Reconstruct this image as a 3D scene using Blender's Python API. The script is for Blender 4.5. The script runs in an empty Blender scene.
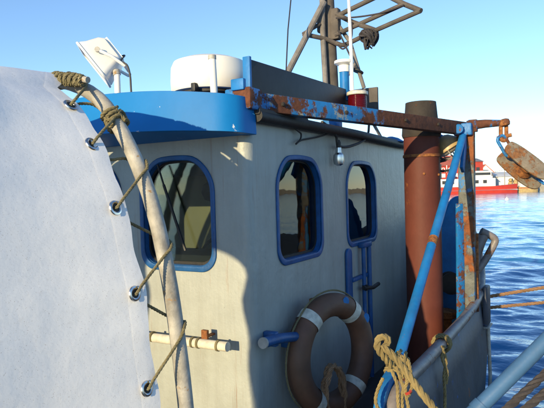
import bpy, bmesh, math, random
import numpy as np
from mathutils import Vector, Matrix, noise
random.seed(7)
R = math.radians
scene = bpy.context.scene
col = scene.collection

# ------------------------------------------------------------------ camera
# World axes follow the moored boat: +x runs along the wheelhouse side, +y across it, z = 0 is the water.
YAW, PITCH, ROLL = 29.590, 1.381, 1.6
cam_d = bpy.data.cameras.new('camera'); cam = bpy.data.objects.new('camera', cam_d); col.objects.link(cam)
cam_d.sensor_width = 36.0; cam_d.lens = 37.059; cam_d.clip_start = 0.05; cam_d.clip_end = 4000
f0 = Vector((math.cos(R(YAW)), math.sin(R(YAW)), 0)); r0 = Vector((f0.y, -f0.x, 0)); up = Vector((0, 0, 1))
fw = f0*math.cos(R(PITCH)) - up*math.sin(R(PITCH)); u1 = up*math.cos(R(PITCH)) + f0*math.sin(R(PITCH))
rt = r0*math.cos(R(ROLL)) - u1*math.sin(R(ROLL)); u2 = u1*math.cos(R(ROLL)) + r0*math.sin(R(ROLL))
m3 = Matrix((rt, u2, -fw)).transposed()
cam.matrix_world = Matrix.Translation((-2.549, -1.586, 2.5)) @ m3.to_4x4()
scene.camera = cam

# ------------------------------------------------------------------ sky, sun, exposure
SUN_EL, SUN_AZ = 12.0, 176.3          # azimuth: where the sun stands, counter-clockwise from +x
world = bpy.data.worlds.new('World'); scene.world = world; world.use_nodes = True
wn = world.node_tree.nodes; wl = world.node_tree.links; wn.clear()
wo = wn.new('ShaderNodeOutputWorld'); bg = wn.new('ShaderNodeBackground'); sky = wn.new('ShaderNodeTexSky')
sky.sky_type = 'NISHITA'; sky.sun_disc = False
sky.sun_elevation = R(SUN_EL); sky.sun_rotation = R(90 - SUN_AZ)
sky.air_density = 0.8; sky.dust_density = 0.0; sky.ozone_density = 2.6; sky.altitude = 0
bg.inputs['Strength'].default_value = 0.14
wl.new(sky.outputs['Color'], bg.inputs['Color']); wl.new(bg.outputs['Background'], wo.inputs['Surface'])
sun_d = bpy.data.lights.new('sun', 'SUN'); sun = bpy.data.objects.new('sun', sun_d); col.objects.link(sun)
sun_d.energy = 3.3; sun_d.angle = R(0.5); sun_d.color = (1.0, 0.79, 0.45)
to_sun = Vector((math.cos(R(SUN_AZ))*math.cos(R(SUN_EL)), math.sin(R(SUN_AZ))*math.cos(R(SUN_EL)), math.sin(R(SUN_EL))))
sun.rotation_euler = to_sun.to_track_quat('Z', 'Y').to_euler()
sun.location = to_sun*60 + Vector((0, 0, 5))
vs = scene.view_settings
vs.view_transform = 'Standard'; vs.look = 'None'; vs.gamma = 1.0; vs.use_curve_mapping = False
vs.exposure = 1.0

# ------------------------------------------------------------------ materials
def nodes_of(name):
    m = bpy.data.materials.new(name); m.use_nodes = True
    nt = m.node_tree; b = nt.nodes['Principled BSDF']
    return m, nt, nt.nodes, nt.links, b
def ramp(N, a, b, ca=(0, 0, 0, 1), cb=(1, 1, 1, 1)):
    r = N.new('ShaderNodeValToRGB'); e = r.color_ramp.elements
    e[0].position = a; e[1].position = b; e[0].color = ca; e[1].color = cb
    return r
def tex(N, L, co, scale, detail=6, rough=0.6, stretch=None):
    n = N.new('ShaderNodeTexNoise'); n.inputs['Scale'].default_value = scale
    n.inputs['Detail'].default_value = detail; n.inputs['Roughness'].default_value = rough
    if stretch:
        mp = N.new('ShaderNodeMapping'); mp.inputs['Scale'].default_value = stretch
        L.new(co, mp.inputs['Vector']); co = mp.outputs['Vector']
    L.new(co, n.inputs['Vector'])
    return n
def mix(N, L, fac, a, b):
    m = N.new('ShaderNodeMix'); m.data_type = 'RGBA'
    for s, v in ((m.inputs['Factor'], fac), (m.inputs['A'], a), (m.inputs['B'], b)):
        if hasattr(v, 'links') or isinstance(v, bpy.types.NodeSocket): L.new(v, s)
        else: s.default_value = v
    return m.outputs['Result']
def c4(c, k=1.0): return (c[0]*k, c[1]*k, c[2]*k, 1)
def paint(name, base, rough=0.5, vary=0.25, scale=5, bump=0.15, bscale=30, metallic=0.0, rust=0.0, rscale=7,
          dirt=0.0, dirt_col=(0.10, 0.08, 0.05), streak=0.0, runs=0.0, gradx=None, under=None, under_amt=0.0, rust_a=(0.10, 0.030, 0.012), rust_b=(0.33, 0.12, 0.035), spec=0.5):
    """Painted or bare surface: tone variation, optional second paint coat showing, drips of dirt, rust blooms, fine relief."""
    m, nt, N, L, b = nodes_of(name)
    co = N.new('ShaderNodeTexCoord').outputs['Object']
    n1 = tex(N, L, co, scale)
    r1 = ramp(N, 0.3, 0.7, c4(base, 1 - vary), c4(base, 1 + vary*0.5)); L.new(n1.outputs['Fac'], r1.inputs['Fac'])
    c = r1.outputs['Color']
    hgt = tex(N, L, co, bscale, 8, 0.65).outputs['Fac']
    if runs:
        nr_ = tex(N, L, co, 2.6, 5, 0.6, (13, 13, 1.6)); ar = N.new('ShaderNodeMath'); ar.operation = 'MULTIPLY_ADD'; ar.inputs[1].default_value = runs
        L.new(nr_.outputs['Fac'], ar.inputs[0]); L.new(hgt, ar.inputs[2]); hgt = ar.outputs[0]
    if under:
        n = tex(N, L, co, rscale*1.7, 9, 0.7); t = 1 - under_amt
        rr = ramp(N, t*0.55 + 0.2, t*0.55 + 0.23); L.new(n.outputs['Fac'], rr.inputs['Fac'])
        c = mix(N, L, rr.outputs['Color'], c, c4(under))
    if dirt:
        n = tex(N, L, co, 2.2, 8, 0.7, (3, 3, 0.5)); rr = ramp(N, 0.45, 0.85); L.new(n.outputs['Fac'], rr.inputs['Fac'])
        mu = N.new('ShaderNodeMath'); mu.operation = 'MULTIPLY'; mu.inputs[1].default_value = dirt
        L.new(rr.outputs['Color'], mu.inputs[0]); c = mix(N, L, mu.outputs[0], c, c4(dirt_col))
    if streak:
        n = tex(N, L, co, 3.0, 6, 0.75, (9, 9, 0.35)); rr = ramp(N, 0.58, 0.72); L.new(n.outputs['Fac'], rr.inputs['Fac'])
        mu = N.new('ShaderNodeMath'); mu.operation = 'MULTIPLY'; mu.inputs[1].default_value = streak
        L.new(rr.outputs['Color'], mu.inputs[0]); c = mix(N, L, mu.outputs[0], c, (0.22, 0.11, 0.05, 1))
    ro = None
    if rust:
        n = tex(N, L, co, rscale, 10, 0.72); t = 1 - rust
        rr = ramp(N, t*0.5 + 0.22, t*0.5 + 0.26); L.new(n.outputs['Fac'], rr.inputs['Fac'])
        if gradx:
            sx = N.new('ShaderNodeSeparateXYZ'); L.new(co, sx.inputs[0]); mr = N.new('ShaderNodeMapRange'); mr.inputs['From Min'].default_value = gradx[0]; mr.inputs['From Max'].default_value = gradx[1]
            mr.inputs['To Min'].default_value = gradx[2]; mr.inputs['To Max'].default_value = gradx[3]; L.new(sx.outputs['X'], mr.inputs['Value'])
            ax_ = N.new('ShaderNodeMath'); ax_.operation = 'ADD'; L.new(n.outputs['Fac'], ax_.inputs[0]); L.new(mr.outputs['Result'], ax_.inputs[1]); L.new(ax_.outputs[0], rr.inputs['Fac'])
        n2 = tex(N, L, co, rscale*5, 6, 0.7); r2 = ramp(N, 0.3, 0.7, c4(rust_a), c4(rust_b)); L.new(n2.outputs['Fac'], r2.inputs['Fac'])
        c = mix(N, L, rr.outputs['Color'], c, r2.outputs['Color'])
        rm = N.new('ShaderNodeMapRange'); rm.inputs['To Min'].default_value = rough; rm.inputs['To Max'].default_value = 0.9
        L.new(rr.outputs['Color'], rm.inputs['Value']); ro = rm.outputs['Result']
        ad = N.new('ShaderNodeMath'); ad.operation = 'MULTIPLY_ADD'; ad.inputs[1].default_value = -0.6
        L.new(rr.outputs['Color'], ad.inputs[0]); L.new(hgt, ad.inputs[2]); hgt = ad.outputs[0]
    L.new(c, b.inputs['Base Color'])
    if ro: L.new(ro, b.inputs['Roughness'])
    else: b.inputs['Roughness'].default_value = rough
    b.inputs['Metallic'].default_value = metallic; b.inputs['Specular IOR Level'].default_value = spec
    if bump:
        bp = N.new('ShaderNodeBump'); bp.inputs['Strength'].default_value = bump; bp.inputs['Distance'].default_value = 0.01
        L.new(hgt, bp.inputs['Height']); L.new(bp.outputs['Normal'], b.inputs['Normal'])
    return m

BLUE = (0.012, 0.18, 0.50)
M = {}
M['visor'] = paint('visor_blue', (0.006, 0.175, 0.50), 0.5, 0.12, 3, 0.12, 14, under=(0.75, 0.78, 0.8), under_amt=0.17, rscale=7, spec=0.18)
M['blue'] = paint('boat_blue', BLUE, 0.5, 0.3, 6, 0.3, 25, rust=0.17, rscale=9, dirt=0.3, spec=0.3)
M['blue_rust'] = paint('blue_over_rust', BLUE, 0.45, 0.3, 6, 0.5, 25, rust=0.44, rscale=6, under=(0.30, 0.33, 0.32), under_amt=0.25, rust_a=(0.06, 0.02, 0.012), rust_b=(0.17, 0.06, 0.028))
M['rust_blue'] = paint('rust_with_blue_remains', BLUE, 0.5, 0.3, 6, 0.5, 25, rust=0.53, rscale=4.5, under=(0.30, 0.30, 0.27), under_amt=0.3, rust_a=(0.05, 0.018, 0.011), rust_b=(0.13, 0.045, 0.022))
M['beam'] = paint('beam_rust_and_blue', BLUE, 0.5, 0.3, 6, 0.5, 25, rust=0.50, rscale=5.5, under=(0.26, 0.29, 0.28), under_amt=0.36, gradx=(0.9, 1.6, -0.03, 0.22), rust_a=(0.045, 0.016, 0.010), rust_b=(0.14, 0.05, 0.024))
M['post'] = paint('weathered_post', (0.13, 0.14, 0.13), 0.6, 0.5, 8, 0.6, 25, rust=0.42, rscale=3.2, under=(0.03, 0.17, 0.42), under_amt=0.33, rust_b=(0.30, 0.10, 0.03))
M['rust'] = paint('rusty_iron', (0.16, 0.06, 0.03), 0.85, 0.5, 9, 0.6, 30, rust=0.6, rscale=6, rust_b=(0.42, 0.17, 0.05))
M['block'] = paint('block_iron', (0.20, 0.17, 0.13), 0.6, 0.35, 14, 0.4, 40, rust=0.47, rscale=9, rust_a=(0.10, 0.045, 0.022), rust_b=(0.27, 0.12, 0.045))
M['wall'] = paint('wheelhouse_white', (0.36, 0.388, 0.375), 0.42, 0.10, 4, 0.6, 11, dirt=0.3, streak=0.6, runs=0.5, rust=0.085, rscale=5)
M['cream'] = paint('interior_cream', (0.62, 0.52, 0.33), 0.6, 0.12, 3, 0.1, 20)
M['exhaust'] = paint('exhaust_red_oxide', (0.12, 0.034, 0.024), 0.62, 0.25, 3, 0.25, 12, rust=0.16, rscale=5, dirt=0.35, dirt_col=(0.05, 0.02, 0.015), spec=0.25)
M['soot'] = paint('sooty_iron', (0.035, 0.028, 0.024), 0.8, 0.4, 8, 0.5, 30, rust=0.3, rscale=8, rust_b=(0.11, 0.06, 0.03))
M['galv'] = paint('galvanised_pipe', (0.40, 0.385, 0.35), 0.55, 0.5, 11, 0.3, 50, rust=0.27, rscale=14, rust_b=(0.40, 0.26, 0.12), rust_a=(0.25, 0.16, 0.08), spec=0.4)
M['rail'] = paint('worn_rail', (0.22, 0.20, 0.20), 0.45, 0.4, 9, 0.3, 30, rust=0.3, rscale=8)
M['hull'] = paint('hull_grey_blue', (0.060, 0.068, 0.092), 0.55, 0.4, 3, 0.5, 9, dirt=0.45, rust=0.16, rscale=4, under=(0.02, 0.1, 0.32), under_amt=0.22)
M['white'] = paint('white_enamel', (0.78, 0.78, 0.75), 0.35, 0.05, 4, 0.05, 20, dirt=0.12)
M['dome'] = paint('radome_white', (0.80, 0.78, 0.72), 0.4, 0.04, 4, 0.03, 20, dirt=0.06)
M['whiterail'] = paint('worn_white_pipe', (0.66, 0.62, 0.52), 0.55, 0.25, 25, 0.3, 50, rust=0.14, rscale=18)
M['black'] = paint('black_board', (0.012, 0.014, 0.018), 0.55, 0.4, 6, 0.2, 20)
M['rubber'] = paint('black_rubber', (0.015, 0.015, 0.016), 0.6, 0.4, 12, 0.3, 30)
M['cable'] = paint('cable_grey', (0.03, 0.03, 0.032), 0.6, 0.3, 20, 0.1, 40)
M['mastgrey'] = paint('weathered_grey_pipe', (0.20, 0.185, 0.175), 0.7, 0.4, 9, 0.4, 30, dirt=0.5)
M['wood'] = paint('weathered_wood', (0.105, 0.09, 0.08), 0.8, 0.5, 5, 0.6, 20, dirt=0.5, dirt_col=(0.04, 0.035, 0.03))
M['deck'] = paint('deck_dark', (0.05, 0.05, 0.05), 0.8, 0.4, 4, 0.4, 20)
M['dark'] = paint('dark_interior', (0.02, 0.018, 0.016), 0.6, 0.4, 6, 0.2, 20)
M['brass'] = paint('lamp_bronze', (0.42, 0.31, 0.15), 0.4, 0.35, 12, 0.2, 30, rust=0.25, rscale=14)
M['buoy'] = paint('faded_buoy_orange', (0.15, 0.068, 0.040), 0.6, 0.35, 7, 0.3, 25, dirt=0.5)
M['band'] = paint('reflective_band', (0.62, 0.60, 0.52), 0.4, 0.3, 30, 0.3, 60, dirt=0.4)
M['plainred'] = paint('plain_red', (0.45, 0.06, 0.04), 0.4, 0.3, 6, 0.2, 15)
M['chrome'] = paint('dull_chrome', (0.6, 0.6, 0.6), 0.25, 0.1, 10, 0.0, 10, metallic=1.0)
M['bluegrip'] = paint('blue_handle', (0.008, 0.085, 0.27), 0.45, 0.35, 12, 0.3, 40)
M['handrail'] = paint('pale_blue_handrail', (0.055, 0.14, 0.28), 0.4, 0.2, 10, 0.1, 40, dirt=0.2)
M['planking'] = paint('dark_planking', (0.07, 0.06, 0.05), 0.85, 0.3, 3, 0.3, 12)
M['lining'] = paint('dark_lining', (0.10, 0.065, 0.04), 0.5, 0.3, 4, 0.15, 20)
M['concrete'] = paint('quay_concrete', (0.36, 0.34, 0.29), 0.85, 0.3, 0.6, 0.3, 3, dirt=0.4)
M['fred'] = paint('barn_red', (0.42, 0.045, 0.03), 0.7, 0.15, 0.6, 0.1, 3)
M['fredroof'] = paint('red_roof', (0.50, 0.13, 0.08), 0.7, 0.2, 0.6, 0.1, 3)
M['fwhite'] = paint('far_white', (0.80, 0.79, 0.74), 0.6, 0.06, 0.5, 0.05, 3)
M['fgrey'] = paint('far_grey', (0.28, 0.27, 0.26), 0.7, 0.2, 0.5, 0.05, 3)
M['fhull'] = paint('trawler_red', (0.55, 0.05, 0.03), 0.45, 0.12, 0.7, 0.05, 3)
M['fdark'] = paint('far_dark', (0.04, 0.045, 0.05), 0.5, 0.2, 1, 0.05, 3)
M['ftan'] = paint('tan_sacks', (0.48, 0.35, 0.16), 0.8, 0.3, 3, 0.2, 6)
M['hill'] = paint('far_hill', (0.10, 0.12, 0.07), 0.9, 0.4, 0.05, 0.0, 3)

def rope_mat(name, base, sc=160):
    m, nt, N, L, b = nodes_of(name)
    co = N.new('ShaderNodeTexCoord').outputs['Object']
    n = tex(N, L, co, 14, 8, 0.7); r = ramp(N, 0.25, 0.75, c4(base, 0.5), c4(base, 1.25)); L.new(n.outputs['Fac'], r.inputs['Fac'])
    L.new(r.outputs['Color'], b.inputs['Base Color']); b.inputs['Roughness'].default_value = 0.9
    n2 = tex(N, L, co, sc, 3); bp = N.new('ShaderNodeBump'); bp.inputs['Strength'].default_value = 0.5; bp.inputs['Distance'].default_value = 0.004
    L.new(n2.outputs['Fac'], bp.inputs['Height']); L.new(bp.outputs['Normal'], b.inputs['Normal'])
    return m
M['rope'] = rope_mat('hemp_rope', (0.26, 0.20, 0.085))
M['lash'] = rope_mat('olive_lashing', (0.20, 0.17, 0.09))
M['brownrope'] = rope_mat('brown_mooring_rope', (0.30, 0.17, 0.09))
M['bluerope'] = rope_mat('blue_rope', (0.03, 0.22, 0.62))
M['net'] = rope_mat('dark_net', (0.05, 0.045, 0.05))

def tarp_mat():
    m, nt, N, L, b = nodes_of('white_tarpaulin')
    co = N.new('ShaderNodeTexCoord').outputs['Object']
    sp = tex(N, L, co, 300, 2, 0.5); rs = ramp(N, 0.64, 0.74); L.new(sp.outputs['Fac'], rs.inputs['Fac'])
    gr = tex(N, L, co, 2.0, 8, 0.7); rg = ramp(N, 0.35, 0.8, (0.87, 0.885, 0.92, 1), (0.79, 0.80, 0.83, 1)); L.new(gr.outputs['Fac'], rg.inputs['Fac'])
    n3 = tex(N, L, co, 40, 4, 0.6); r3 = ramp(N, 0.60, 0.80); L.new(n3.outputs['Fac'], r3.inputs['Fac'])
    mu = N.new('ShaderNodeMath'); mu.operation = 'MULTIPLY'; mu.inputs[1].default_value = 0.22; L.new(r3.outputs['Color'], mu.inputs[0])
    c = mix(N, L, rs.outputs['Color'], rg.outputs['Color'], (0.52, 0.49, 0.48, 1))
    c = mix(N, L, mu.outputs[0], c, (0.50, 0.46, 0.44, 1))
    L.new(c, b.inputs['Base Color']); b.inputs['Roughness'].default_value = 0.45; b.inputs['Specular IOR Level'].default_value = 0.35
    tr = N.new('ShaderNodeBsdfTranslucent'); L.new(c, tr.inputs['Color'])
    wv = tex(N, L, co, 7, 5, 0.55); bp = N.new('ShaderNodeBump'); bp.inputs['Strength'].default_value = 0.22; bp.inputs['Distance'].default_value = 0.02
    L.new(wv.outputs['Fac'], bp.inputs['Height']); L.new(bp.outputs['Normal'], b.inputs['Normal'])
    ms = N.new('ShaderNodeMixShader'); ms.inputs[0].default_value = 0.13
    L.new(b.outputs[0], ms.inputs[1]); L.new(tr.outputs[0], ms.inputs[2]); L.new(ms.outputs[0], N['Material Output'].inputs['Surface'])
    return m
M['tarp'] = tarp_mat()

def glass_mat(name, tint=(0.62, 0.68, 0.66)):
    m, nt, N, L, b = nodes_of(name)
    tr = N.new('ShaderNodeBsdfTransparent'); tr.inputs['Color'].default_value = c4(tint)
    gl = N.new('ShaderNodeBsdfGlossy'); gl.inputs['Roughness'].default_value = 0.02
    fr = N.new('ShaderNodeFresnel'); fr.inputs['IOR'].default_value = 1.5
    co = N.new('ShaderNodeTexCoord').outputs['Object']; n = tex(N, L, co, 3, 3)
    bp = N.new('ShaderNodeBump'); bp.inputs['Strength'].default_value = 0.05; bp.inputs['Distance'].default_value = 0.02
    L.new(n.outputs['Fac'], bp.inputs['Height']); L.new(bp.outputs['Normal'], gl.inputs['Normal'])
    ms = N.new('ShaderNodeMixShader'); L.new(fr.outputs[0], ms.inputs[0]); L.new(tr.outputs[0], ms.inputs[1]); L.new(gl.outputs[0], ms.inputs[2])
    L.new(ms.outputs[0], N['Material Output'].inputs['Surface'])
    return m
M['glass'] = glass_mat('window_glass')
def red_lens():
    m, nt, N, L, b = nodes_of('red_lens')
    b.inputs['Base Color'].default_value = (0.11, 0.003, 0.006, 1); b.inputs['Roughness'].default_value = 0.12
    b.inputs['Transmission Weight'].default_value = 0.3
    co = N.new('ShaderNodeTexCoord').outputs['Object']
    w = N.new('ShaderNodeTexWave'); w.bands_direction = 'Z'; w.inputs['Scale'].default_value = 30; L.new(co, w.inputs['Vector'])
    bp = N.new('ShaderNodeBump'); bp.inputs['Strength'].default_value = 0.6; bp.inputs['Distance'].default_value = 0.005
    L.new(w.outputs['Fac'], bp.inputs['Height']); L.new(bp.outputs['Normal'], b.inputs['Normal'])
    return m
M['lens'] = red_lens()
def water_mat():
    m, nt, N, L, b = nodes_of('harbour_water')
    b.inputs['Base Color'].default_value = (0.025, 0.21, 0.43, 1); b.inputs['Roughness'].default_value = 0.06; b.inputs['IOR'].default_value = 1.33
    co = N.new('ShaderNodeTexCoord').outputs['Object']
    a = tex(N, L, co, 1.1, 4, 0.55, (1.5, 0.7, 1)); c = tex(N, L, co, 0.22, 3, 0.5, (1.4, 0.7, 1)); d = tex(N, L, co, 4.5, 3, 0.5, (1.4, 0.8, 1))
    ad = N.new('ShaderNodeMath'); ad.operation = 'MULTIPLY_ADD'; ad.inputs[1].default_value = 2.4; L.new(c.outputs['Fac'], ad.inputs[0]); L.new(a.outputs['Fac'], ad.inputs[2])
    ae = N.new('ShaderNodeMath'); ae.operation = 'MULTIPLY_ADD'; ae.inputs[1].default_value = 0.22; L.new(d.outputs['Fac'], ae.inputs[0]); L.new(ad.outputs[0], ae.inputs[2])
    bp = N.new('ShaderNodeBump'); bp.inputs['Strength'].default_value = 1.0; bp.inputs['Distance'].default_value = 0.05
    L.new(ae.outputs[0], bp.inputs['Height']); L.new(bp.outputs['Normal'], b.inputs['Normal'])
    return m
M['water'] = water_mat()

# ------------------------------------------------------------------ mesh helpers
def link(name, me, mat, parent=None):
    o = bpy.data.objects.new(name, me); col.objects.link(o)
    if mat and not me.materials: me.materials.append(M[mat] if isinstance(mat, str) else mat)
    if parent:
        o.parent = parent; o.matrix_parent_inverse = parent.matrix_world.inverted()
    return o
def tag(o, label, cat, group=None, kind=None):
    if label: o['label'] = label
    if cat: o['category'] = cat
    if group: o['group'] = group
    if kind: o['kind'] = kind
    return o
def thing(name, loc, label, cat, group=None):
    o = bpy.data.objects.new(name, None); col.objects.link(o); o.location = loc
    o.empty_display_size = 0.1; o.matrix_world = Matrix.Translation(loc)
    return tag(o, label, cat, group)
class MB:
    def __init__(s): s.v = []; s.f = []
    def add(s, v, f):
        k = len(s.v); s.v += [tuple(p) for p in v]; s.f += [tuple(i + k for i in q) for q in f]; return s
    def box(s, a, b):
        x0, y0, z0 = a; x1, y1, z1 = b
        return s.add([(x0,y0,z0),(x1,y0,z0),(x1,y1,z0),(x0,y1,z0),(x0,y0,z1),(x1,y0,z1),(x1,y1,z1),(x0,y1,z1)],
                     [(3,2,1,0),(4,5,6,7),(0,1,5,4),(1,2,6,5),(2,3,7,6),(3,0,4,7)])
    def tube(s, path, r, sides=12, closed=False, caps=True):
        P = [Vector(p) for p in path]; n = len(P)
        rf = r if callable(r) else (lambda t: r)
        T = []
        for i in range(n):
            a = P[(i-1) % n] if (closed or i > 0) else P[i]; b = P[(i+1) % n] if (closed or i < n-1) else P[i]
            t = (b - a); T.append(t.normalized() if t.length > 1e-9 else Vector((0, 0, 1)))
        nrm = T[0].orthogonal().normalized(); v = []; f = []
        for i in range(n):
            nrm = (nrm - T[i]*nrm.dot(T[i]));
            nrm = nrm.normalized() if nrm.length > 1e-6 else T[i].orthogonal().normalized()
            bi = T[i].cross(nrm); rr = rf(i/max(1, n-1))
            for k in range(sides):
                a = 2*math.pi*k/sides; v.append(P[i] + (nrm*math.cos(a) + bi*math.sin(a))*rr)
        m = n if closed else n-1
        for i in range(m):
            for k in range(sides):
                j = (i+1) % n; f.append((i*sides+k, i*sides+(k+1) % sides, j*sides+(k+1) % sides, j*sides+k))
        if caps and not closed:
            f.append(tuple(reversed(range(sides)))); f.append(tuple((n-1)*sides+k for k in range(sides)))
        return s.add(v, f)
    def rope(s, path, r, pitch=None, sides=6):
        """three-strand laid rope along a path"""
        P = resample(path, max(0.006, r*0.8)); n = len(P); pitch = pitch or r*7
        T = [(P[min(i+1, n-1)] - P[max(i-1, 0)]).normalized() for i in range(n)]
        nrm = T[0].orthogonal().normalized(); fr = []; L = 0
        for i in range(n):
            nrm = (nrm - T[i]*nrm.dot(T[i])).normalized(); fr.append((nrm.copy(), T[i].cross(nrm)))
        for q in range(3):
            pts = []
            L = 0
            for i in range(n):
                if i: L += (P[i]-P[i-1]).length
                a = 2*math.pi*(q/3 + L/pitch); pts.append(P[i] + (fr[i][0]*math.cos(a) + fr[i][1]*math.sin(a))*r*0.5)
            s.tube(pts, r*0.56, sides)
        return s
    def lathe(s, prof, c=(0, 0, 0), axis=(0, 0, 1), sides=32):
        """prof: (radius, height) pairs along the axis from c"""
        ax = Vector(axis).normalized(); a = ax.orthogonal().normalized(); b = ax.cross(a); c = Vector(c); v = []; f = []
        for r, h in prof:
            for k in range(sides):
                t = 2*math.pi*k/sides; v.append(c + ax*h + (a*math.cos(t) + b*math.sin(t))*r)
        for i in range(len(prof)-1):
            for k in range(sides):
                f.append((i*sides+k, i*sides+(k+1) % sides, (i+1)*sides+(k+1) % sides, (i+1)*sides+k))
        if prof[0][0] > 1e-4: f.append(tuple(reversed(range(sides))))
        if prof[-1][0] > 1e-4: f.append(tuple((len(prof)-1)*sides+k for k in range(sides)))
        return s.add(v, f)
    def prism(s, poly, mp, w0, w1):
        n = len(poly); v = [mp(u, t, w0) for u, t in poly] + [mp(u, t, w1) for u, t in poly]
        f = [tuple(reversed(range(n))), tuple(range(n, 2*n))] + [(i, (i+1) % n, n+(i+1) % n, n+i) for i in range(n)]
        return s.add(v, f)
    def mesh(s, name, bevel=0, ang=35, seg=2):
        me = bpy.data.meshes.new(name); me.from_pydata([tuple(p) for p in s.v], [], s.f)
        bm = bmesh.new(); bm.from_mesh(me); bmesh.ops.recalc_face_normals(bm, faces=bm.faces)
        if bevel:
            es = [e for e in bm.edges if len(e.link_faces) == 2 and e.calc_face_angle(0) > R(40)]
            bmesh.ops.bevel(bm, geom=es, offset=bevel, segments=seg, profile=0.5, affect='EDGES', clamp_overlap=True)
        bm.to_mesh(me); bm.free()
        for p in me.polygons: p.use_smooth = True
        me.set_sharp_from_angle(angle=R(ang)); me.update()
        return me
    def build(s, name, mat, parent=None, bevel=0, ang=35, seg=2):
        return link(name, s.mesh(name, bevel, ang, seg), mat, parent)
def resample(path, step):
    P = [Vector(p) for p in path]; out = [P[0].copy()]; acc = 0.0
    for a, b in zip(P, P[1:]):
        L = (b-a).length
        if L < 1e-9: continue
        d = step - acc
        while d <= L: out.append(a + (b-a)*(d/L)); d += step
        acc = L - (d - step)
    if (out[-1]-P[-1]).length > step*0.3: out.append(P[-1].copy())
    return out
def spline(pts, n=8, closed=False):
    P = [Vector(p) for p in pts]; m = len(P); out = []
    for i in range(m if closed else m-1):
        if closed: p0, p1, p2, p3 = P[i-1], P[i], P[(i+1) % m], P[(i+2) % m]
        else: p0, p1, p2, p3 = P[max(i-1, 0)], P[i], P[i+1], P[min(i+2, m-1)]
        for k in range(n):
            t = k/n
            out.append(0.5*((2*p1) + (p2-p0)*t + (2*p0-5*p1+4*p2-p3)*t*t + (3*p1-p0-3*p2+p3)*t**3))
    if not closed: out.append(P[-1].copy())
    return out
def rrect(x0, x1, y0, y1, rb, rtp=None, n=7, arch=0.0):
    """rounded rectangle, bottom radius rb, top radius rtp, top edge bowed by arch"""
    rtp = rb if rtp is None else rtp; out = []
    for cx, cy, r, a0 in ((x1-rb, y0+rb, rb, -90), (x1-rtp, y1-rtp, rtp, 0), (x0+rtp, y1-rtp, rtp, 90), (x0+rb, y0+rb, rb, 180)):
        for k in range(n+1):
            a = R(a0 + 90*k/n); out.append((cx + r*math.cos(a), cy + r*math.sin(a)))
        if a0 == 0 and arch:
            for k in range(1, 6):
                t = k/6; out.append((x1-rtp + (x0-x1+2*rtp)*t, y1 + arch*4*t*(1-t)))
    return out
def plate(name, outer, holes, th, mp, bevel=0.0):
    """flat plate with holes; mp(u, v, w) places it, w from -th/2 to th/2"""
    cu = bpy.data.curves.new(name, 'CURVE'); cu.dimensions = '2D'; cu.fill_mode = 'BOTH'; cu.extrude = th/2 - bevel
    cu.bevel_depth = bevel; cu.bevel_resolution = 2 if bevel else 0
    for loop in [outer] + holes:
        sp = cu.splines.new('POLY'); sp.points.add(len(loop)-1); sp.use_cyclic_u = True
        for p, (u, v) in zip(sp.points, loop): p.co = (u, v, 0, 1)
    o = bpy.data.objects.new(name, cu); col.objects.link(o)
    dg = bpy.context.evaluated_depsgraph_get(); me = bpy.data.meshes.new_from_object(o.evaluated_get(dg))
    bpy.data.objects.remove(o); bpy.data.curves.remove(cu)
    for v in me.vertices: v.co = mp(*v.co)
    bm = bmesh.new(); bm.from_mesh(me); bmesh.ops.remove_doubles(bm, verts=bm.verts, dist=1e-5)
    bmesh.ops.recalc_face_normals(bm, faces=bm.faces); bm.to_mesh(me); bm.free()
    for p in me.polygons: p.use_smooth = True
    me.set_sharp_from_angle(angle=R(35)); me.name = name
    return me
def beam(mb, a, b, poly, upv=(0, 0, 1)):
    a = Vector(a); b = Vector(b); d = (b-a).normalized(); s = d.cross(Vector(upv)).normalized(); u = s.cross(d)
    L = (b-a).length
    return mb.prism(poly, lambda p, q, w: a + s*p + u*q + d*w, 0, L)

# ================================================================== SETTING
# water reaches the horizon; finer sheet not needed, the ripples are in the relief
def axis_pts(lo, hi, fine, grow_, far_lo, far_hi):
    out = [0.0]
    while out[-1] < hi: out.append(out[-1] + max(fine, grow_*abs(out[-1])))
    while out[-1] < far_hi: out.append(out[-1]*1.25)
    neg = [0.0]
    while neg[-1] > lo: neg.append(neg[-1] - max(fine, grow_*abs(neg[-1])))
    while neg[-1] > far_lo: neg.append(neg[-1]*1.35 - 1)
    return np.array(sorted(set(neg + out)))
wx = axis_pts(-1.0, 150, 0.075, 0.007, -2500, 3500); wy = axis_pts(-6, 60, 0.075, 0.007, -2500, 3500)
GX, GY = np.meshgrid(wx, wy, indexing='ij'); SPX = np.gradient(wx)[:, None]; SPY = np.gradient(wy)[None, :]
sp_loc = np.maximum(SPX, SPY*0.7); GZ = np.zeros_like(GX); rs_ = np.random.RandomState(4)
for k in range(44):
    lam = 0.32*(10.0)**(k/43.0); th = R(205) + rs_.normal(0, 0.55); kk = 2*math.pi/lam
    amp = lam*0.0043*(1.25 if lam < 1.2 else 0.8); fade = np.clip((lam/sp_loc - 2.5)/2.5, 0, 1)
    GZ += fade*amp*np.sin(kk*(GX*math.cos(th) + GY*math.sin(th)) + rs_.uniform(0, 6.28) + 0.6*np.sin(GX*0.31 + k) + 0.6*np.sin(GY*0.27 + 2*k))
nxw, nyw = GX.shape; idx = np.arange(nxw*nyw).reshape(nxw, nyw)
quads = np.stack([idx[:-1, :-1], idx[1:, :-1], idx[1:, 1:], idx[:-1, 1:]], -1).reshape(-1, 4)
wme = bpy.data.meshes.new('water'); wme.vertices.add(nxw*nyw); wme.vertices.foreach_set('co', np.stack([GX, GY, GZ], -1).ravel())
wme.loops.add(quads.size); wme.loops.foreach_set('vertex_index', quads.ravel().astype(np.int32))
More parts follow.
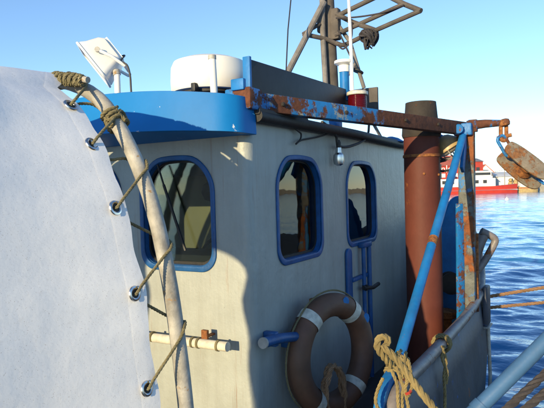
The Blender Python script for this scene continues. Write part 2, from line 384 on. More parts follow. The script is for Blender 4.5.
wme.polygons.add(len(quads)); wme.polygons.foreach_set('loop_start', np.arange(0, quads.size, 4, dtype=np.int32)); wme.polygons.foreach_set('loop_total', np.full(len(quads), 4, dtype=np.int32))
wme.update(calc_edges=True); wme.validate(); wme.polygons.foreach_set('use_smooth', np.ones(len(quads), dtype=bool))
w = link('water', wme, 'water'); w['kind'] = 'structure'
q = MB().box((-14, -9, -2.5), (16, -1.45, 0.88)).build('quay', 'planking', None, 0.03); q['kind'] = 'structure'

# ================================================================== THE FISHING BOAT
boat = thing('fishing_boat', (0, 0.85, 0), 'white and blue fishing boat with arched windows, red exhaust pipe and rusty gantry', 'boat')
YC = 0.85
# gunwale line of the side facing the quay (x, y, z); mirrored for the other side
rail_pts = [(0.02,-0.752,1.10),(-0.02,-0.752,1.32),(0.05,-0.752,1.455),(0.22,-0.752,1.505),(0.6,-0.755,1.50),(1.2,-0.757,1.50),(1.8,-0.757,1.505),(2.3,-0.752,1.53),
            (2.65,-0.735,1.60),(2.95,-0.69,1.73),(3.2,-0.62,1.90),(3.5,-0.50,2.06),(3.9,-0.27,2.16),(4.4,0.12,2.24),(4.8,0.55,2.30),(4.95,0.85,2.32)]
rp = spline(rail_pts, 8)
both = rp + [Vector((p.x, 2*YC - p.y, p.z)) for p in reversed(rp[:-1])]
# bulwark / hull skin below the rail
secs = [(0.0, 0.0), (0.03, -0.25), (0.05, -0.55), (0.02, -0.95), (-0.10, -1.30), (-0.45, -1.9)]
hm = MB(); V = []; n = len(both)
def skin(off):
    V = []
    for p in both:
        out = Vector((0, -1 if p.y < YC else 1, 0)) if p.x < 2.2 else (p - Vector((2.2, YC, p.z))).normalized()
        for dx, dz in secs:
            V.append((p.x + out.x*(dx+off), p.y + out.y*(dx+off), max(-0.5, min(p.z, 3) + dz) if dz == 0 or True else 0))
    return V
ns = len(secs)
F = [(i*ns+k, (i+1)*ns+k, (i+1)*ns+k+1, i*ns+k+1) for i in range(n-1) for k in range(ns-1)]
o = hm.add(skin(0), F).build('bulwark', 'hull', boat, 0, 60)
md = o.modifiers.new('thick', 'SOLIDIFY'); md.thickness = 0.03; md.offset = -1
# lower hull body running forward under the tent
hb = MB()
st = [(-7.0, 0.55), (-5.0, 1.25), (-3.0, 1.55), (-1.0, 1.61), (0.0, 1.61), (1.5, 1.60), (2.6, 1.52), (3.4, 1.22), (4.2, 0.7), (4.75, 0.1)]
prof = [(0.55, -0.6), (0.85, 0.0), (0.97, 0.5), (1.0, 0.92)]
V = []; F = []
for x, h in st:
    for k, z in prof: V.append((x, YC - h*k, z))
    for k, z in reversed(prof): V.append((x, YC + h*k, z))
m = 2*len(prof)
for i in range(len(st)-1):
    for k in range(m): F.append((i*m+k, (i+1)*m+k, (i+1)*m+(k+1) % m, i*m+(k+1) % m))
F += [tuple(range(m)), tuple(reversed(range((len(st)-1)*m, len(st)*m)))]
hb.add(V, F).build('hull', 'hull', boat, 0, 40)
MB().add([(-6.8, .4, .94), (-5, -.3, .94), (-3, -.62, .94), (0, -.66, .94), (2.6, -.58, .94), (3.4, -.28, .94), (4.4, .45, .94), (4.4, 1.25, .94), (3.4, 1.98, .94), (2.6, 2.28, .94), (0, 2.36, .94), (-3, 2.32, .94), (-5, 2.0, .94), (-6.8, 1.3, .94)],
         [tuple(range(14))]).build('deck', 'deck', boat)
MB().tube(both, 0.037, 14).build('gunwale_rail', 'rail', boat)
# blue rounded end plate of the bulwark at the boarding gap
ep = [(0.02, 0.95), (-0.055, 1.25), (-0.045, 1.40), (0.02, 1.50), (0.12, 1.555), (0.24, 1.56), (0.30, 1.50), (0.20, 1.45), (0.10, 1.38), (0.08, 1.2), (0.12, 0.95)]
link('bulwark_end', plate('bulwark_end', [(p.x, p.y) for p in spline([(a, b, 0) for a, b in ep], 5, True)], [], 0.05, lambda a, b, c: (a, -0.70 + c, b), 0.01), 'blue', boat)
# fender block bolted on the hull beside the bow fairlead
MB().box((2.50, -0.815, 1.28), (2.66, -0.77, 1.62)).build('fender_block', 'hull', boat, 0.015)
MB().box((2.485, -0.825, 1.262), (2.675, -0.775, 1.278)).build('fender_lip', 'galv', boat, 0.004)
MB().tube([(2.66, -0.775, 0.35), (2.66, -0.80, 0.8), (2.66, -0.79, 1.26)], 0.016, 10).build('rubbing_strip', 'galv', boat)
# bent fairlead tubes on the rail
MB().tube(spline([(2.612,-0.694,1.571),(2.621,-0.697,1.818),(2.648,-0.737,1.985),(2.678,-0.785,2.089)], 8), 0.045, 14).build('fairlead_tube', 'rail', boat)
MB().tube(spline([(2.601,-0.707,1.733),(2.639,-0.769,1.819),(2.683,-0.840,1.957),(2.693,-0.856,2.010),(2.677,-0.826,2.046),(2.635,-0.750,2.092)], 6), 0.032, 12).build('fairlead_tube', 'rail', boat)

# ---- wheelhouse walls
ZT = 2.89; XL = 3.0; YW = 1.7
def win(u0, u1):
    out = []
    for a, b in rrect(u0, u1, 2.062, 2.672, 0.10, 0.17, 9):
        k = max(0.0, min(1.0, (b-2.40)/0.27)); out.append((a, b + 0.034*k*k*(1 - ((a-(u0+u1)/2)/((u1-u0)/2))**2)))
    i = max(range(len(out)-1), key=lambda i: abs(out[i][0]-out[i+1][0]) if min(out[i][1], out[i+1][1]) > 2.6 else 0)
    (a0, b0), (a1, b1) = out[i], out[i+1]; mid = []
    for j in range(1, 10):
        a = a0 + (a1-a0)*j/10; mid.append((a, 2.672 + 0.034*(1 - ((a-(u0+u1)/2)/((u1-u0)/2))**2)))
    return out[:i+1] + mid + out[i+1:]
side_w = [(0.300, 0.925), (1.375, 2.035)]; front_w = [(0.235, 0.765), (0.935, 1.465)]
def grow(loop, d):
    cx = sum(p[0] for p in loop)/len(loop); cy = sum(p[1] for p in loop)/len(loop); hw = max(p[0] for p in loop)-cx; hh = max(p[1] for p in loop)-cy
    return [(cx + (a-cx)*(hw+d)/hw, cy + (b-cy)*(hh+d)/hh) for a, b in loop]
TH = 0.05
def side_map(off): return lambda a, b, c: (a, off + TH/2 + c, b)
def front_map(off): return lambda a, b, c: (off + TH/2 + c, a, b)
def wall(outer, holes, mp): return link('wheelhouse_wall', plate('wheelhouse_wall', outer, holes, TH, mp), 'wall', boat)
RC = 0.05
wall([(RC, 0.93), (XL-RC, 0.93), (XL-RC, ZT), (RC, ZT)], [grow(win(*a), 0.004) for a in side_w], side_map(0))
wall([(RC, 0.93), (XL-RC, 0.93), (XL-RC, ZT), (RC, ZT)], [grow(win(*a), 0.004) for a in side_w], side_map(YW-TH))
wall([(RC, 0.93), (YW-RC, 0.93), (YW-RC, ZT), (RC, ZT)], [grow(win(*a), 0.004) for a in front_w], front_map(0))
wall([(RC, 0.93), (YW-RC, 0.93), (YW-RC, ZT), (RC, ZT)], [grow(win(*a), 0.004) for a in front_w], front_map(XL-TH))
for cx, cy, a0 in ((RC, RC, 180), (XL-RC, RC, 270), (XL-RC, YW-RC, 0), (RC, YW-RC, 90)):
    loop = [(cx, cy)] + [(cx + RC*math.cos(R(a0+90*k/8)), cy + RC*math.sin(R(a0+90*k/8))) for k in range(9)]
    MB().prism(loop, lambda a, b, c: (a, b, c), 0.93, ZT).build('wall_corner', 'wall', boat)
# ---- windows: painted reveal ring with a glass pane behind
def window(u0, u1, mp_rim, mp_rev, mp_pane):
    L = win(u0, u1)
    o = link('window', plate('window', grow(L, 0.006), [grow(L, -0.012)], 0.012, mp_rim, 0.006), 'bluegrip', boat)
    link('reveal', plate('reveal', grow(L, 0.003), [grow(L, -0.018)], 0.045, mp_rev), 'bluegrip', o)
    link('pane', plate('pane', grow(L, -0.012), [], 0.006, mp_pane), 'glass', o)
    link('gasket', plate('gasket', grow(L, -0.016), [grow(L, -0.03)], 0.012, mp_pane), 'rubber', o)
for a in side_w:
    window(*a, lambda u, v, c: (u, -0.004 + c, v), lambda u, v, c: (u, 0.025 + c, v), lambda u, v, c: (u, 0.040 + c, v))
    window(*a, lambda u, v, c: (u, YW + 0.006 + c, v), lambda u, v, c: (u, YW - 0.025 + c, v), lambda u, v, c: (u, YW - 0.040 + c, v))
for a in front_w:
    window(*a, lambda u, v, c: (-0.004 + c, u, v), lambda u, v, c: (0.025 + c, u, v), lambda u, v, c: (0.040 + c, u, v))
    window(*a, lambda u, v, c: (XL + 0.006 + c, u, v), lambda u, v, c: (XL - 0.025 + c, u, v), lambda u, v, c: (XL - 0.040 + c, u, v))
# dark brown lining added inside the walls to darken the cabin behind the panes
LT = 0.012
for outer, ws, mp in (([(0.07, 0.99), (XL-0.07, 0.99), (XL-0.07, ZT-0.04), (0.07, ZT-0.04)], side_w, lambda a, b, c: (a, 0.060 + c, b)),
                      ([(0.07, 0.99), (XL-0.07, 0.99), (XL-0.07, ZT-0.04), (0.07, ZT-0.04)], side_w, lambda a, b, c: (a, YW - 0.060 + c, b)),
                      ([(0.07, 0.99), (YW-0.07, 0.99), (YW-0.07, ZT-0.04), (0.07, ZT-0.04)], front_w, lambda a, b, c: (0.060 + c, a, b)),
                      ([(0.07, 0.99), (YW-0.07, 0.99), (YW-0.07, ZT-0.04), (0.07, ZT-0.04)], front_w, lambda a, b, c: (XL - 0.060 + c, a, b))):
    link('darkening_lining', plate('darkening_lining', outer, [grow(win(*a), 0.012) for a in ws], LT, mp), 'lining', boat)
# ---- roof with black edging
rf = MB(); V = []; F = []; nx, ny = 12, 12
for i in range(nx+1):
    for j in range(ny+1):
        y = -0.035 + (YW+0.07)*j/ny; z = ZT + 0.022 + 0.05*(1-((j/ny-0.5)*2)**2); V.append((-0.02 + (XL+0.06)*i/nx, y, z))
for i in range(nx):
    for j in range(ny): a = i*(ny+1)+j; F.append((a, a+ny+1, a+ny+2, a+1))
ro = rf.add(V, F).build('wheelhouse_roof', 'blue', boat, 0, 60); md = ro.modifiers.new('thick', 'SOLIDIFY'); md.thickness = 0.02; md.offset = -1
for y in (-0.045, YW+0.045):
    MB().tube([(0.03, y, ZT+0.012), (1.5, y, ZT+0.02), (XL+0.03, y, ZT+0.008)], 0.033, 18).build('roof_edging', 'rubber', boat)
MB().box((0.06, 0.06, ZT-0.03), (XL-0.06, YW-0.06, ZT-0.008)).build('ceiling_panel', 'lining', boat)
# ---- visor: curved blue box above the front windows
half = [(0.03, -0.035), (-0.09, -0.035), (-0.15, -0.012), (-0.195, 0.04), (-0.23, 0.14), (-0.27, 0.30), (-0.30, 0.50), (-0.315, 0.70), (-0.318, 0.85)]
hp = [(p.x, p.y) for p in spline([(a, b, 0) for a, b in half], 6)]
full = hp + [(a, 2*YC - b) for a, b in reversed(hp[:-1])]
V = []; F = []; n = len(full)
def zc(y): return 1 - ((y-YC)/0.9)**2
lay = [(0.03, -0.002), (0.0, 0.0), (-0.006, 0.012), (0.0, 0.5), (0.012, 0.985), (0.02, 1.0), (0.05, 1.0)]
for (x, y) in full:
    z0 = 2.80 + 0.035*zc(y); z1 = 2.993 + 0.065*zc(y); k = max(0.0, min(1.0, (0.03-x)/0.12))
    ny_ = (y-YC)/0.9
    for ins, t in lay: V.append((x + ins*k, y - ins*0.6*ny_, z0 + (z1-z0)*t))
ml = len(lay)
for i in range(n-1):
    for k in range(ml-1): F.append((i*ml+k, (i+1)*ml+k, (i+1)*ml+k+1, i*ml+k+1))
F.append(tuple(i*ml+ml-1 for i in range(n))); F.append(tuple(reversed([i*ml for i in range(n)])))
MB().add(V, F).build('visor', 'visor', boat, 0, 50)

# ---- exhaust stack on the side deck
ex = Vector((2.07, -0.39, 0))
st_ = MB().lathe([(0.145, 0.94), (0.145, 2.5), (0.143, 2.93), (0.138, 2.96)], ex, (0, 0, 1), 40).build('exhaust_pipe', 'exhaust', boat)
MB().lathe([(0.150, 2.90), (0.157, 2.92), (0.150, 3.01), (0.142, 3.02)], ex, (0, 0, 1), 40).build('collar', 'soot', st_)
MB().lathe([(0.126, 3.0), (0.134, 3.05), (0.122, 3.185), (0.112, 3.187), (0.105, 3.12)], ex, (0, 0, 1), 40).build('pipe_cap', 'soot', st_)
MB().lathe([(0.146, 2.735), (0.152, 2.737), (0.152, 2.758), (0.146, 2.76)], ex, (0, 0, 1), 40).build('clamp_band', 'rust', st_)
for a, z in ((200, 2.60), (255, 2.59), (230, 2.2)):
    c = ex + Vector((math.cos(R(a)), math.sin(R(a)), 0))*0.143
    MB().lathe([(0.010, 0), (0.010, 0.010), (0.006, 0.013)], (c.x, c.y, z), (math.cos(R(a)), math.sin(R(a)), 0), 8).build('bolt', 'rust', st_)

# ---- gantry: beam from the roof corner to the post on the bulwark, arm with the block, diagonal strut
C_prof = [(-0.03, -0.05), (0.045, -0.05), (0.045, -0.036), (-0.015, -0.036), (-0.015, 0.036), (0.045, 0.036), (0.045, 0.05), (-0.03, 0.05)]
C_prof = [(-a, b) for a, b in C_prof]
bA, bB = Vector((-0.03, 0.03, 2.985)), Vector((2.28, -0.70, 2.965))
gb = beam(MB(), bA, bB, C_prof).build('gantry_beam', 'beam', boat, 0.004)
MB().box((-0.06, -0.06, 2.93), (0.07, 0.10, 3.045)).build('beam_bracket', 'blue_rust', gb, 0.01)
MB().box((-0.075, -0.03, 3.03), (-0.045, 0.05, 3.09)).build('beam_lug', 'blue', gb, 0.006)
for t in (0.12, 0.35, 0.62, 0.8):
    c = bA.lerp(bB, t) + Vector((-0.008, -0.031, 0.0)); MB().lathe([(0.013, 0), (0.013, 0.011), (0.008, 0.014)], c, (-0.3, -0.95, 0), 6).build('bolt', 'soot', gb)
gp = beam(MB(), (2.235, -0.70, 1.45), (2.245, -0.715, 2.99), [(-0.062, -0.04), (0.062, -0.04), (0.062, 0.04), (-0.062, 0.04)], (1, 0, 0)).build('gantry_post', 'post', boat, 0.008)
beam(MB(), (2.16, -0.655, 1.35), (2.19, -0.66, 2.35), [(-0.035, -0.012), (0.035, -0.012), (0.035, 0.012), (-0.035, 0.012)], (0.6, 0.8, 0)).build('post_flat', 'blue_rust', gp, 0.003)
beam(MB(), (2.30, -0.76, 1.45), (2.28, -0.77, 2.1), [(-0.016, -0.016), (0.016, -0.016), (0.016, 0.016), (-0.016, 0.016)], (1, 0, 0)).build('post_stiffener', 'rust', gp, 0.003)
MB().box((2.15, -0.77, 2.90), (2.30, -0.63, 3.00)).build('gantry_head', 'blue_rust', gp, 0.012)
MB().lathe([(0.035, -0.06), (0.04, -0.05), (0.04, 0.05), (0.035, 0.06)], (2.14, -0.66, 2.95), (0.9, 0.4, 0), 16).build('head_pin', 'blue', gp)
ga = MB(); ga.tube([(2.25, -0.72, 2.985), (2.245, -0.86, 2.99), (2.24, -0.98, 2.985)], lambda t: 0.042 - 0.016*t, 12)
ga = ga.build('gantry_arm', 'rust_blue', boat)
MB().lathe([(0.02, -0.03), (0.038, -0.022), (0.043, 0), (0.038, 0.022), (0.02, 0.03)], (2.235, -1.005, 2.985), (0, 0.2, 1), 18).build('arm_eye', 'rust', ga)
MB().box((2.22, -0.80, 2.93), (2.27, -0.73, 3.03)).build('arm_web', 'rust_blue', ga, 0.006)
s0, s1 = Vector((0.20, -0.715, 1.56)), Vector((2.20, -0.70, 2.92))
ss = MB().tube([s0, s1], 0.029, 16).build('strut', 'blue', boat)
for t in (0.43,):
    p = s0.lerp(s1, t); d = (s1-s0).normalized(); MB().tube([p - d*0.035, p + d*0.035], 0.0305, 16).build('rust_patch', 'rust', ss)
# flat blue gusset below the gantry head
beam(MB(), (2.05, -0.71, 2.62), (2.24, -0.71, 2.93), [(-0.012, -0.04), (0.012, -0.04), (0.012, 0.04), (-0.012, 0.04)], (0, 0, 1)).build('gusset', 'blue', boat, 0.003)

# ---- blue rounded shield plate standing on the foredeck behind the post
sh = [(0.0, 0.94), (-0.155, 1.0), (-0.175, 1.5), (-0.16, 1.9), (-0.11, 2.2), (-0.03, 2.36), (0.06, 2.38), (0.13, 2.3), (0.15, 2.0), (0.15, 1.0)]
sl = [(p.x, p.y) for p in spline([(a, b, 0) for a, b in sh], 5, True)]
c0 = Vector((2.82, -0.50, 0))
link('winch_shield', plate('winch_shield', sl, [], 0.06, lambda a, b, c: c0 + Vector((0.49, -0.87, 0))*a + Vector((0.87, 0.49, 0))*(c + a*a*2.0) + up*b, 0.015), 'blue', boat)
MB().lathe([(0.02, -0.05), (0.10, -0.045), (0.10, -0.03), (0.06, -0.02), (0.06, 0.02), (0.10, 0.03), (0.10, 0.045), (0.02, 0.05)], (2.62, -0.48, 1.62), (0.87, 0.49, 0), 24).build('winch_drum', 'soot', boat)
MB().lathe([(0.05, 0.94), (0.05, 1.3), (0.10, 1.33), (0.10, 1.38), (0.03, 1.4)], (2.55, -0.45, 0), (0, 0, 1), 20).build('bollard', 'rust', boat)

# ---- mast with its frame, seen above the dark board
mt = MB(); mt.tube([(3.192,0.873,2.708),(3.213,0.881,3.615),(3.220,0.894,4.147),(3.229,0.906,4.723)], lambda t: 0.078 - 0.016*t, 16)
mast = mt.build('mast', 'wood', boat)
def bar(path, r, mat='wood', nm='frame_bar', sp=0): return MB().tube(spline(path, 6) if sp else path, r, 10).build(nm, mat, mast)
bar([(3.086,0.898,3.556),(3.090,0.920,4.123),(3.103,0.923,4.667)], 0.030, 'mastgrey', 'mast_pole')
bar([(2.705,1.172,3.722),(3.091,0.897,4.529)], 0.034, 'mastgrey', 'mast_stay')
bar([(2.894,1.064,4.166),(3.106,0.891,4.133),(3.163,0.788,4.075)], 0.024); bar([(2.894,1.064,4.166),(3.061,0.938,4.292)], 0.02)
bar([(3.174,0.784,4.380),(3.223,0.400,4.504),(3.225,0.096,4.580)], 0.026)
bar([(3.156,0.806,4.173),(3.239,0.063,4.392)], 0.024)
bar([(3.158,0.797,4.086),(3.171,0.733,4.057),(3.181,0.655,4.069),(3.173,0.369,4.149),(3.166,-0.120,4.268)], 0.025, sp=1)
bar([(3.161,-0.131,4.265),(3.239,0.063,4.392),(3.308,0.252,4.531)], 0.027)
bar([(3.169,0.793,4.402),(3.205,0.624,4.295),(3.179,0.339,4.146)], 0.027)
bar([(3.213,0.814,4.330),(3.234,0.664,4.093),(3.259,0.610,3.873),(3.292,0.538,3.588)], 0.022, 'mastgrey', 'mast_stay')
bar([(3.157,0.584,3.830),(3.075,0.717,3.598)], 0.018, 'mastgrey', 'mast_stay')
MB().lathe([(0.02, -0.01), (0.075, -0.008), (0.075, 0.008), (0.02, 0.012)], [(3.241,0.595,3.771)][0], (0.2, -0.4, 1), 18).build('insulator_disc', 'rubber', mast)
MB().box(*[tuple(Vector([(3.213,0.814,4.330)][0]) + Vector(d)) for d in ((-0.06, -0.05, -0.2), (0.04, 0.05, 0.14))]).build('mast_cleat', 'wood', mast, 0.02)
MB().box(*[tuple(Vector([(3.132,0.957,4.334)][0]) + Vector(d)) for d in ((-0.04, -0.04, -0.12), (0.04, 0.04, 0.1))]).build('mast_cleat', 'wood', mast, 0.02)

# ---- front wall rail (white pipe on brackets)
rl = MB().tube([(-0.10, 1.5, 1.66), (-0.10, 0.10, 1.675)], 0.026, 16).build('grab_rail', 'whiterail', boat)
for y in (0.16, 0.29, 0.33, 0.62): MB().lathe([(0.027, -0.008), (0.031, -0.006), (0.031, 0.006), (0.027, 0.008)], (-0.10, y, 1.675), (0, 1, 0), 16).build('ring', 'lash', rl)
for y in (0.262, 0.9):
    MB().box((-0.085, y-0.012, 1.70), (0.0, y+0.012, 1.712)).box((-0.09, y-0.02, 1.694), (-0.07, y+0.02, 1.745)).build('bracket', 'rust', rl, 0.003)
MB().box((0.02, -0.07, 2.905), (0.62, 0.06, 2.945)).build('black_gap_fill', 'rubber', boat, 0.012)  # black block added to make the gap under the beam dark
# ---- side wall fittings
la = [(p[0], p[1]) for p in rrect(1.315, 1.405, 1.62, 2.045, 0.042)]
link('latch_plate', plate('latch_plate', la, [], 0.02, lambda a, b, c: (a, -0.012 + c, b), 0.006), 'bluegrip', boat)
lb = MB().tube([(1.60, -0.04, 2.055), (1.60, -0.04, 1.2), (1.60, -0.04, 0.98)], 0.016, 10).build('latch_rod', 'bluegrip', boat)
MB().tube([(1.725, -0.04, 2.05), (1.725, -0.04, 0.98)], 0.019, 10).build('latch_rod', 'bluegrip', boat)
MB().box((1.575, -0.06, 2.03), (1.755, -0.0, 2.075)).build('latch_hinge', 'bluegrip', lb, 0.012)
MB().box((1.40, -0.035, 1.79), (1.74, -0.004, 1.82)).build('latch_cross', 'bluegrip', lb, 0.006)
MB().tube([(1.55, -0.055, 1.725), (1.74, -0.065, 1.70), (1.84, -0.075, 1.715)], 0.016, 8).build('latch_lever', 'rubber', lb)
MB().lathe([(0.022, -0.02), (0.026, 0), (0.022, 0.02)], (1.60, -0.05, 1.72), (0, 1, 0), 12).build('latch_knob', 'rubber', lb)
# blue padded bracket arm at the corner
ba = MB().tube([(-0.02, -0.075, 1.695), (0.15, -0.085, 1.68), (0.45, -0.10, 1.625)], 0.028, 14).build('bracket_arm', 'bluegrip', boat)
MB().box((0.10, -0.08, 1.64), (0.14, 0.0, 1.72)).build('bracket_foot', 'bluegrip', ba, 0.006)
MB().box((0.30, -0.09, 1.58), (0.33, 0.0, 1.66)).build('bracket_foot', 'bluegrip', ba, 0.006)
MB().tube([(-0.03, -0.075, 1.696), (-0.016, -0.0755, 1.694)], 0.030, 14).build('arm_end', 'galv', ba)

# ---- light screen board along the roof edge
sb = MB().add([(0.085, 0.02, 2.96), (1.66, 0.02, 3.10), (1.66, 0.02, 3.262), (0.085, 0.02, 3.222), (0.085, 0.05, 2.96), (1.66, 0.05, 3.10), (1.66, 0.05, 3.262), (0.085, 0.05, 3.222)],
              [(0, 1, 2, 3), (7, 6, 5, 4), (0, 4, 5, 1), (1, 5, 6, 2), (2, 6, 7, 3), (3, 7, 4, 0)]).build('screen_board', 'black', boat, 0.003)
MB().box((0.062, 0.012, 2.95), (0.083, 0.058, 3.235)).build('board_edge', 'blue', sb, 0.003)
MB().box((1.76, -0.13, 3.08), (1.785, 0.10, 3.30)).build('end_board', 'wood', sb, 0.004)
# blue box and struts between roof and board
MB().box((1.16, -0.02, 2.93), (1.30, 0.10, 3.0)).build('light_plinth', 'blue', boat, 0.02)
MB().lathe([(0.10, 0.0), (0.13, 0.012), (0.07, 0.05), (0.02, 0.065)], (2.55, 0.02, 2.905), (0, 0, 1), 20).build('roof_cap', 'blue', boat)
MB().tube([(2.0, 0.02, 3.09), (2.3, 0.02, 2.93)], 0.014, 8).build('roof_stay', 'galv', boat)
# ---- inside the wheelhouse
MB().box((0.06, 0.06, 0.95), (XL-0.06, YW-0.06, 0.97)).build('cabin_floor', 'deck', boat)
MB().box((1.15, 0.82, 0.98), (1.18, YW-0.06, ZT-0.04)).build('partition', 'cream', boat)
MB().box((0.10, 0.08, 0.98), (0.42, YW-0.08, 2.135)).build('console', 'dark', boat, 0.02)
MB().box((0.12, 0.10, 2.60), (0.30, YW-0.10, 2.82)).build('overhead_panel', 'dark', boat, 0.02)
MB().box((1.18, 0.9, 0.98), (2.5, YW-0.08, 1.75)).build('bunk_locker', 'cream', boat, 0.02)

# ================================================================== THINGS ON AND AROUND THE BOAT
# ---- tent: hoops and white tarpaulin laced to them
AYC = 0.62
hr = [(-0.30, 0.95), (-0.278, 1.30), (-0.252, 1.689), (-0.224, 1.944), (-0.186, 2.189), (-0.131, 2.418), (-0.062, 2.594), (0.046, 2.778), (0.141, 2.887), (0.265, 2.957), (0.43, 3.005), (AYC, 3.025)]
arch = hr + [(2*AYC - a, b) for a, b in reversed(hr[:-1])]
AP = resample(spline([(0, a, b) for a, b in arch], 10), 0.02)
def arch_at(z):                      # right-hand flank point of the arch at height z, with outward normal
    best = min(range(1, len(AP)//2), key=lambda i: abs(AP[i].z - z)); p = AP[best]; t = (AP[best+1]-AP[best-1]).normalized()
    return p, Vector((0, -t.z, t.y)).normalized()
HX = -0.90; HR = 0.030
hoop = MB().tube([Vector((HX, p.y, p.z)) for p in AP[::3]], HR, 16).build('tent_hoop', 'galv')
tag(hoop, 'bent galvanised pipe hoop the white tarpaulin is laced to, in front of the window', 'pipe')
hp2 = []
for i in range(0, len(AP), 3):
    t_ = (AP[min(i+1, len(AP)-1)] - AP[max(i-1, 0)]).normalized(); hp2.append(Vector((-3.52, AP[i].y + t_.z*(0.050 + 0.385*abs(t_.z)**3), AP[i].z - t_.y*(0.050 + 0.385*abs(t_.z)**3))))
hoop2 = MB().tube(hp2, HR, 12).build('tent_hoop', 'galv')
tag(hoop2, 'bent galvanised pipe hoop at the open far end of the white tarpaulin', 'pipe')
grom_px = [(-1.065,0.046,2.842),(-1.065,-0.037,2.689),(-1.065,-0.123,2.452),(-1.065,-0.190,2.146),(-1.065,-0.241,1.810)]
gz = [p[2] for p in grom_px] + [1.25]
tv = []; tf = []
NX = 110; NS = len(AP)
x0t, x1t = -1.018, -3.55
for i in range(NX+1):
    t = i/NX; x = x0t + (x1t-x0t)*(t**1.5)
    for j, p in enumerate(AP):
        k = max(0, min(NS-1, j)); a = AP[max(0, k-1)]; b = AP[min(NS-1, k+1)]; tt = (b-a).normalized(); nn = Vector((0, -tt.z, tt.y))
        edge = math.exp(-(x0t-x)/0.16)
        dmin = min(abs(p.z - z) for z in gz) if j < NS//2 else min(abs(p.z - z) for z in gz)
        sc = math.cos(min(dmin, 0.16)/0.16*math.pi)*0.5 + 0.5
        dx = -(1-sc)*0.010*edge*math.exp(-(x0t-x)/0.05)
        off = -0.022 + 0.007*noise.noise(Vector((x*1.3, p.y*1.6, p.z*1.6))) + 0.004*noise.noise(Vector((x*5, p.z*4, 3.1)))
        off += edge*(0.006*sc + 0.012*noise.noise(Vector((x*1.5, p.y*9, p.z*9))))
        top = max(0.0, (p.z-2.72)/0.3)
        off += 0.018*top*noise.noise(Vector((x*2.2, p.y*7 + x*3, 1.7)))*math.exp(-(x0t-x)/0.6)
        d_ = x0t - x; flank = max(0.0, nn.y*nn.y)**1.5
        off -= flank*(0.15*(1 - math.exp(-(d_/0.42)**1.3)) + 0.095*d_)
        crown = max(0.0, min(1.0, (p.z - 2.945)/0.035))
        off += 0.055*crown*math.exp(-d_/0.4); dx += 0.15*crown*math.exp(-d_/0.10)
        tv.append((x + dx, p.y + nn.y*off, p.z + nn.z*off))
for i in range(NX):
    for j in range(NS-1): a = i*NS+j; tf.append((a, a+1, a+NS+1, a+NS))
tarp = MB().add(tv, tf).build('tarpaulin', 'tarp', None, 0, 80)
tag(tarp, 'large white speckled tarpaulin stretched over the hoop with eyelets along its edge', 'tarpaulin')
# hem: doubled strip along the laced edge
hv = []; hf = []
for j, p in enumerate(AP):
    for s_ in (0, 4, 7, 10):
        q = Vector(tv[s_*NS + j]); a = AP[max(0, j-1)]; b = AP[min(NS-1, j+1)]; tt = (b-a).normalized(); nn = Vector((0, -tt.z, tt.y))
        hv.append(q + nn*(0.0022 if s_ in (0, 4, 7) else 0.0008))
for j in range(NS-1):
    for k in range(3): a = j*4+k; hf.append((a, a+1, a+5, a+4))
MB().add(hv, hf).build('hem', 'tarp', tarp, 0, 80)
def on_tarp(x, z):
    i = min(range(NX+1), key=lambda i: abs(tv[i*NS][0]-x)); row = tv[i*NS:i*NS + NS//2]; j = min(range(2, len(row)-2), key=lambda j: abs(row[j][2]-z))
    p = Vector(row[j]); t = (Vector(row[j+2]) - Vector(row[j-2])).normalized(); n_ = Vector((0, -t.z, t.y)).normalized(); return Vector((x, p.y, z if abs(t.z) > .2 else p.z)), n_
gpos = []
for (gx, gy, gzz) in grom_px:
    p, n_ = on_tarp(-1.066, gzz); gpos.append((p, n_))
    MB().lathe([(0.0155, 0.002), (0.0165, 0.0065), (0.021, 0.0085), (0.027, 0.007), (0.029, 0.003)], p, n_, 24).build('eyelet', 'chrome', tarp)
    MB().lathe([(0.0001, 0.0045), (0.016, 0.0046)], p, n_, 16).build('eyelet_hole', 'dark', tarp)
def hoop_pt(z, ang, rad=HR+0.006):   # ang 0: towards the quay (outward), 90: towards the wheelhouse, -90: towards the tarp
    p, n_ = arch_at(z); return Vector((HX, p.y, p.z)) + (n_*math.cos(R(ang)) + Vector((1, 0, 0))*math.sin(R(ang)))*rad
ls = [0.17, 0.155, 0.16, 0.165, 0.19]
for i, (p, n_) in enumerate(gpos):
    zt = min(p.z + ls[i], 2.975)
    if i: pq, qn = gpos[i-1]
    else: pq, qn = on_tarp(-1.066, 2.96)
    e_, en = on_tarp(-1.03, max(pq.z - 0.05, zt + 0.03))
    path = [pq - qn*0.006, pq - qn*0.022 + Vector((0.02, 0, -0.02)), e_ - en*0.02 + Vector((0.03, 0, 0)), hoop_pt(zt + 0.045, 215), hoop_pt(zt + 0.02, 150), hoop_pt(zt + 0.005, 90), hoop_pt(zt, 45), hoop_pt(zt-0.02, 0, HR+0.007), hoop_pt(zt-0.05, -45, HR+0.007),
            p + n_*0.016 + Vector((0.03, 0, 0.03)), p + n_*0.012, p - n_*0.01]
    rp_ = spline(path, 8)
    o = MB().rope(rp_, 0.0062, None, 6).build('lashing_rope', 'lash')
    tag(o, ['olive cord from the topmost eyelet lashed round the pipe hoop beside the tied bar', 'olive cord lacing the second eyelet down from the tied bar to the pipe hoop', 'olive cord lacing tarpaulin to pipe hoop across the upper front window',
            'olive cord lacing the tarpaulin to the pipe hoop across the front window sill', 'olive cord lacing the tarpaulin to the pipe hoop at the white grab rail'][i], 'rope', 'cords lacing the tarpaulin')
# coil of cord round the hoop's shoulder
cp = []
for k in range(90):
    a = k*16; z = 2.772 + 0.055*k/90 + 0.004*math.sin(k); cp.append(hoop_pt(z, a, HR+0.009 + 0.003*math.sin(k*0.7)))
tag(MB().rope(cp, 0.008, None, 6).build('cord_wrapping', 'lash'), 'thick wrapping of olive cord round the shoulder of the pipe hoop', 'rope')
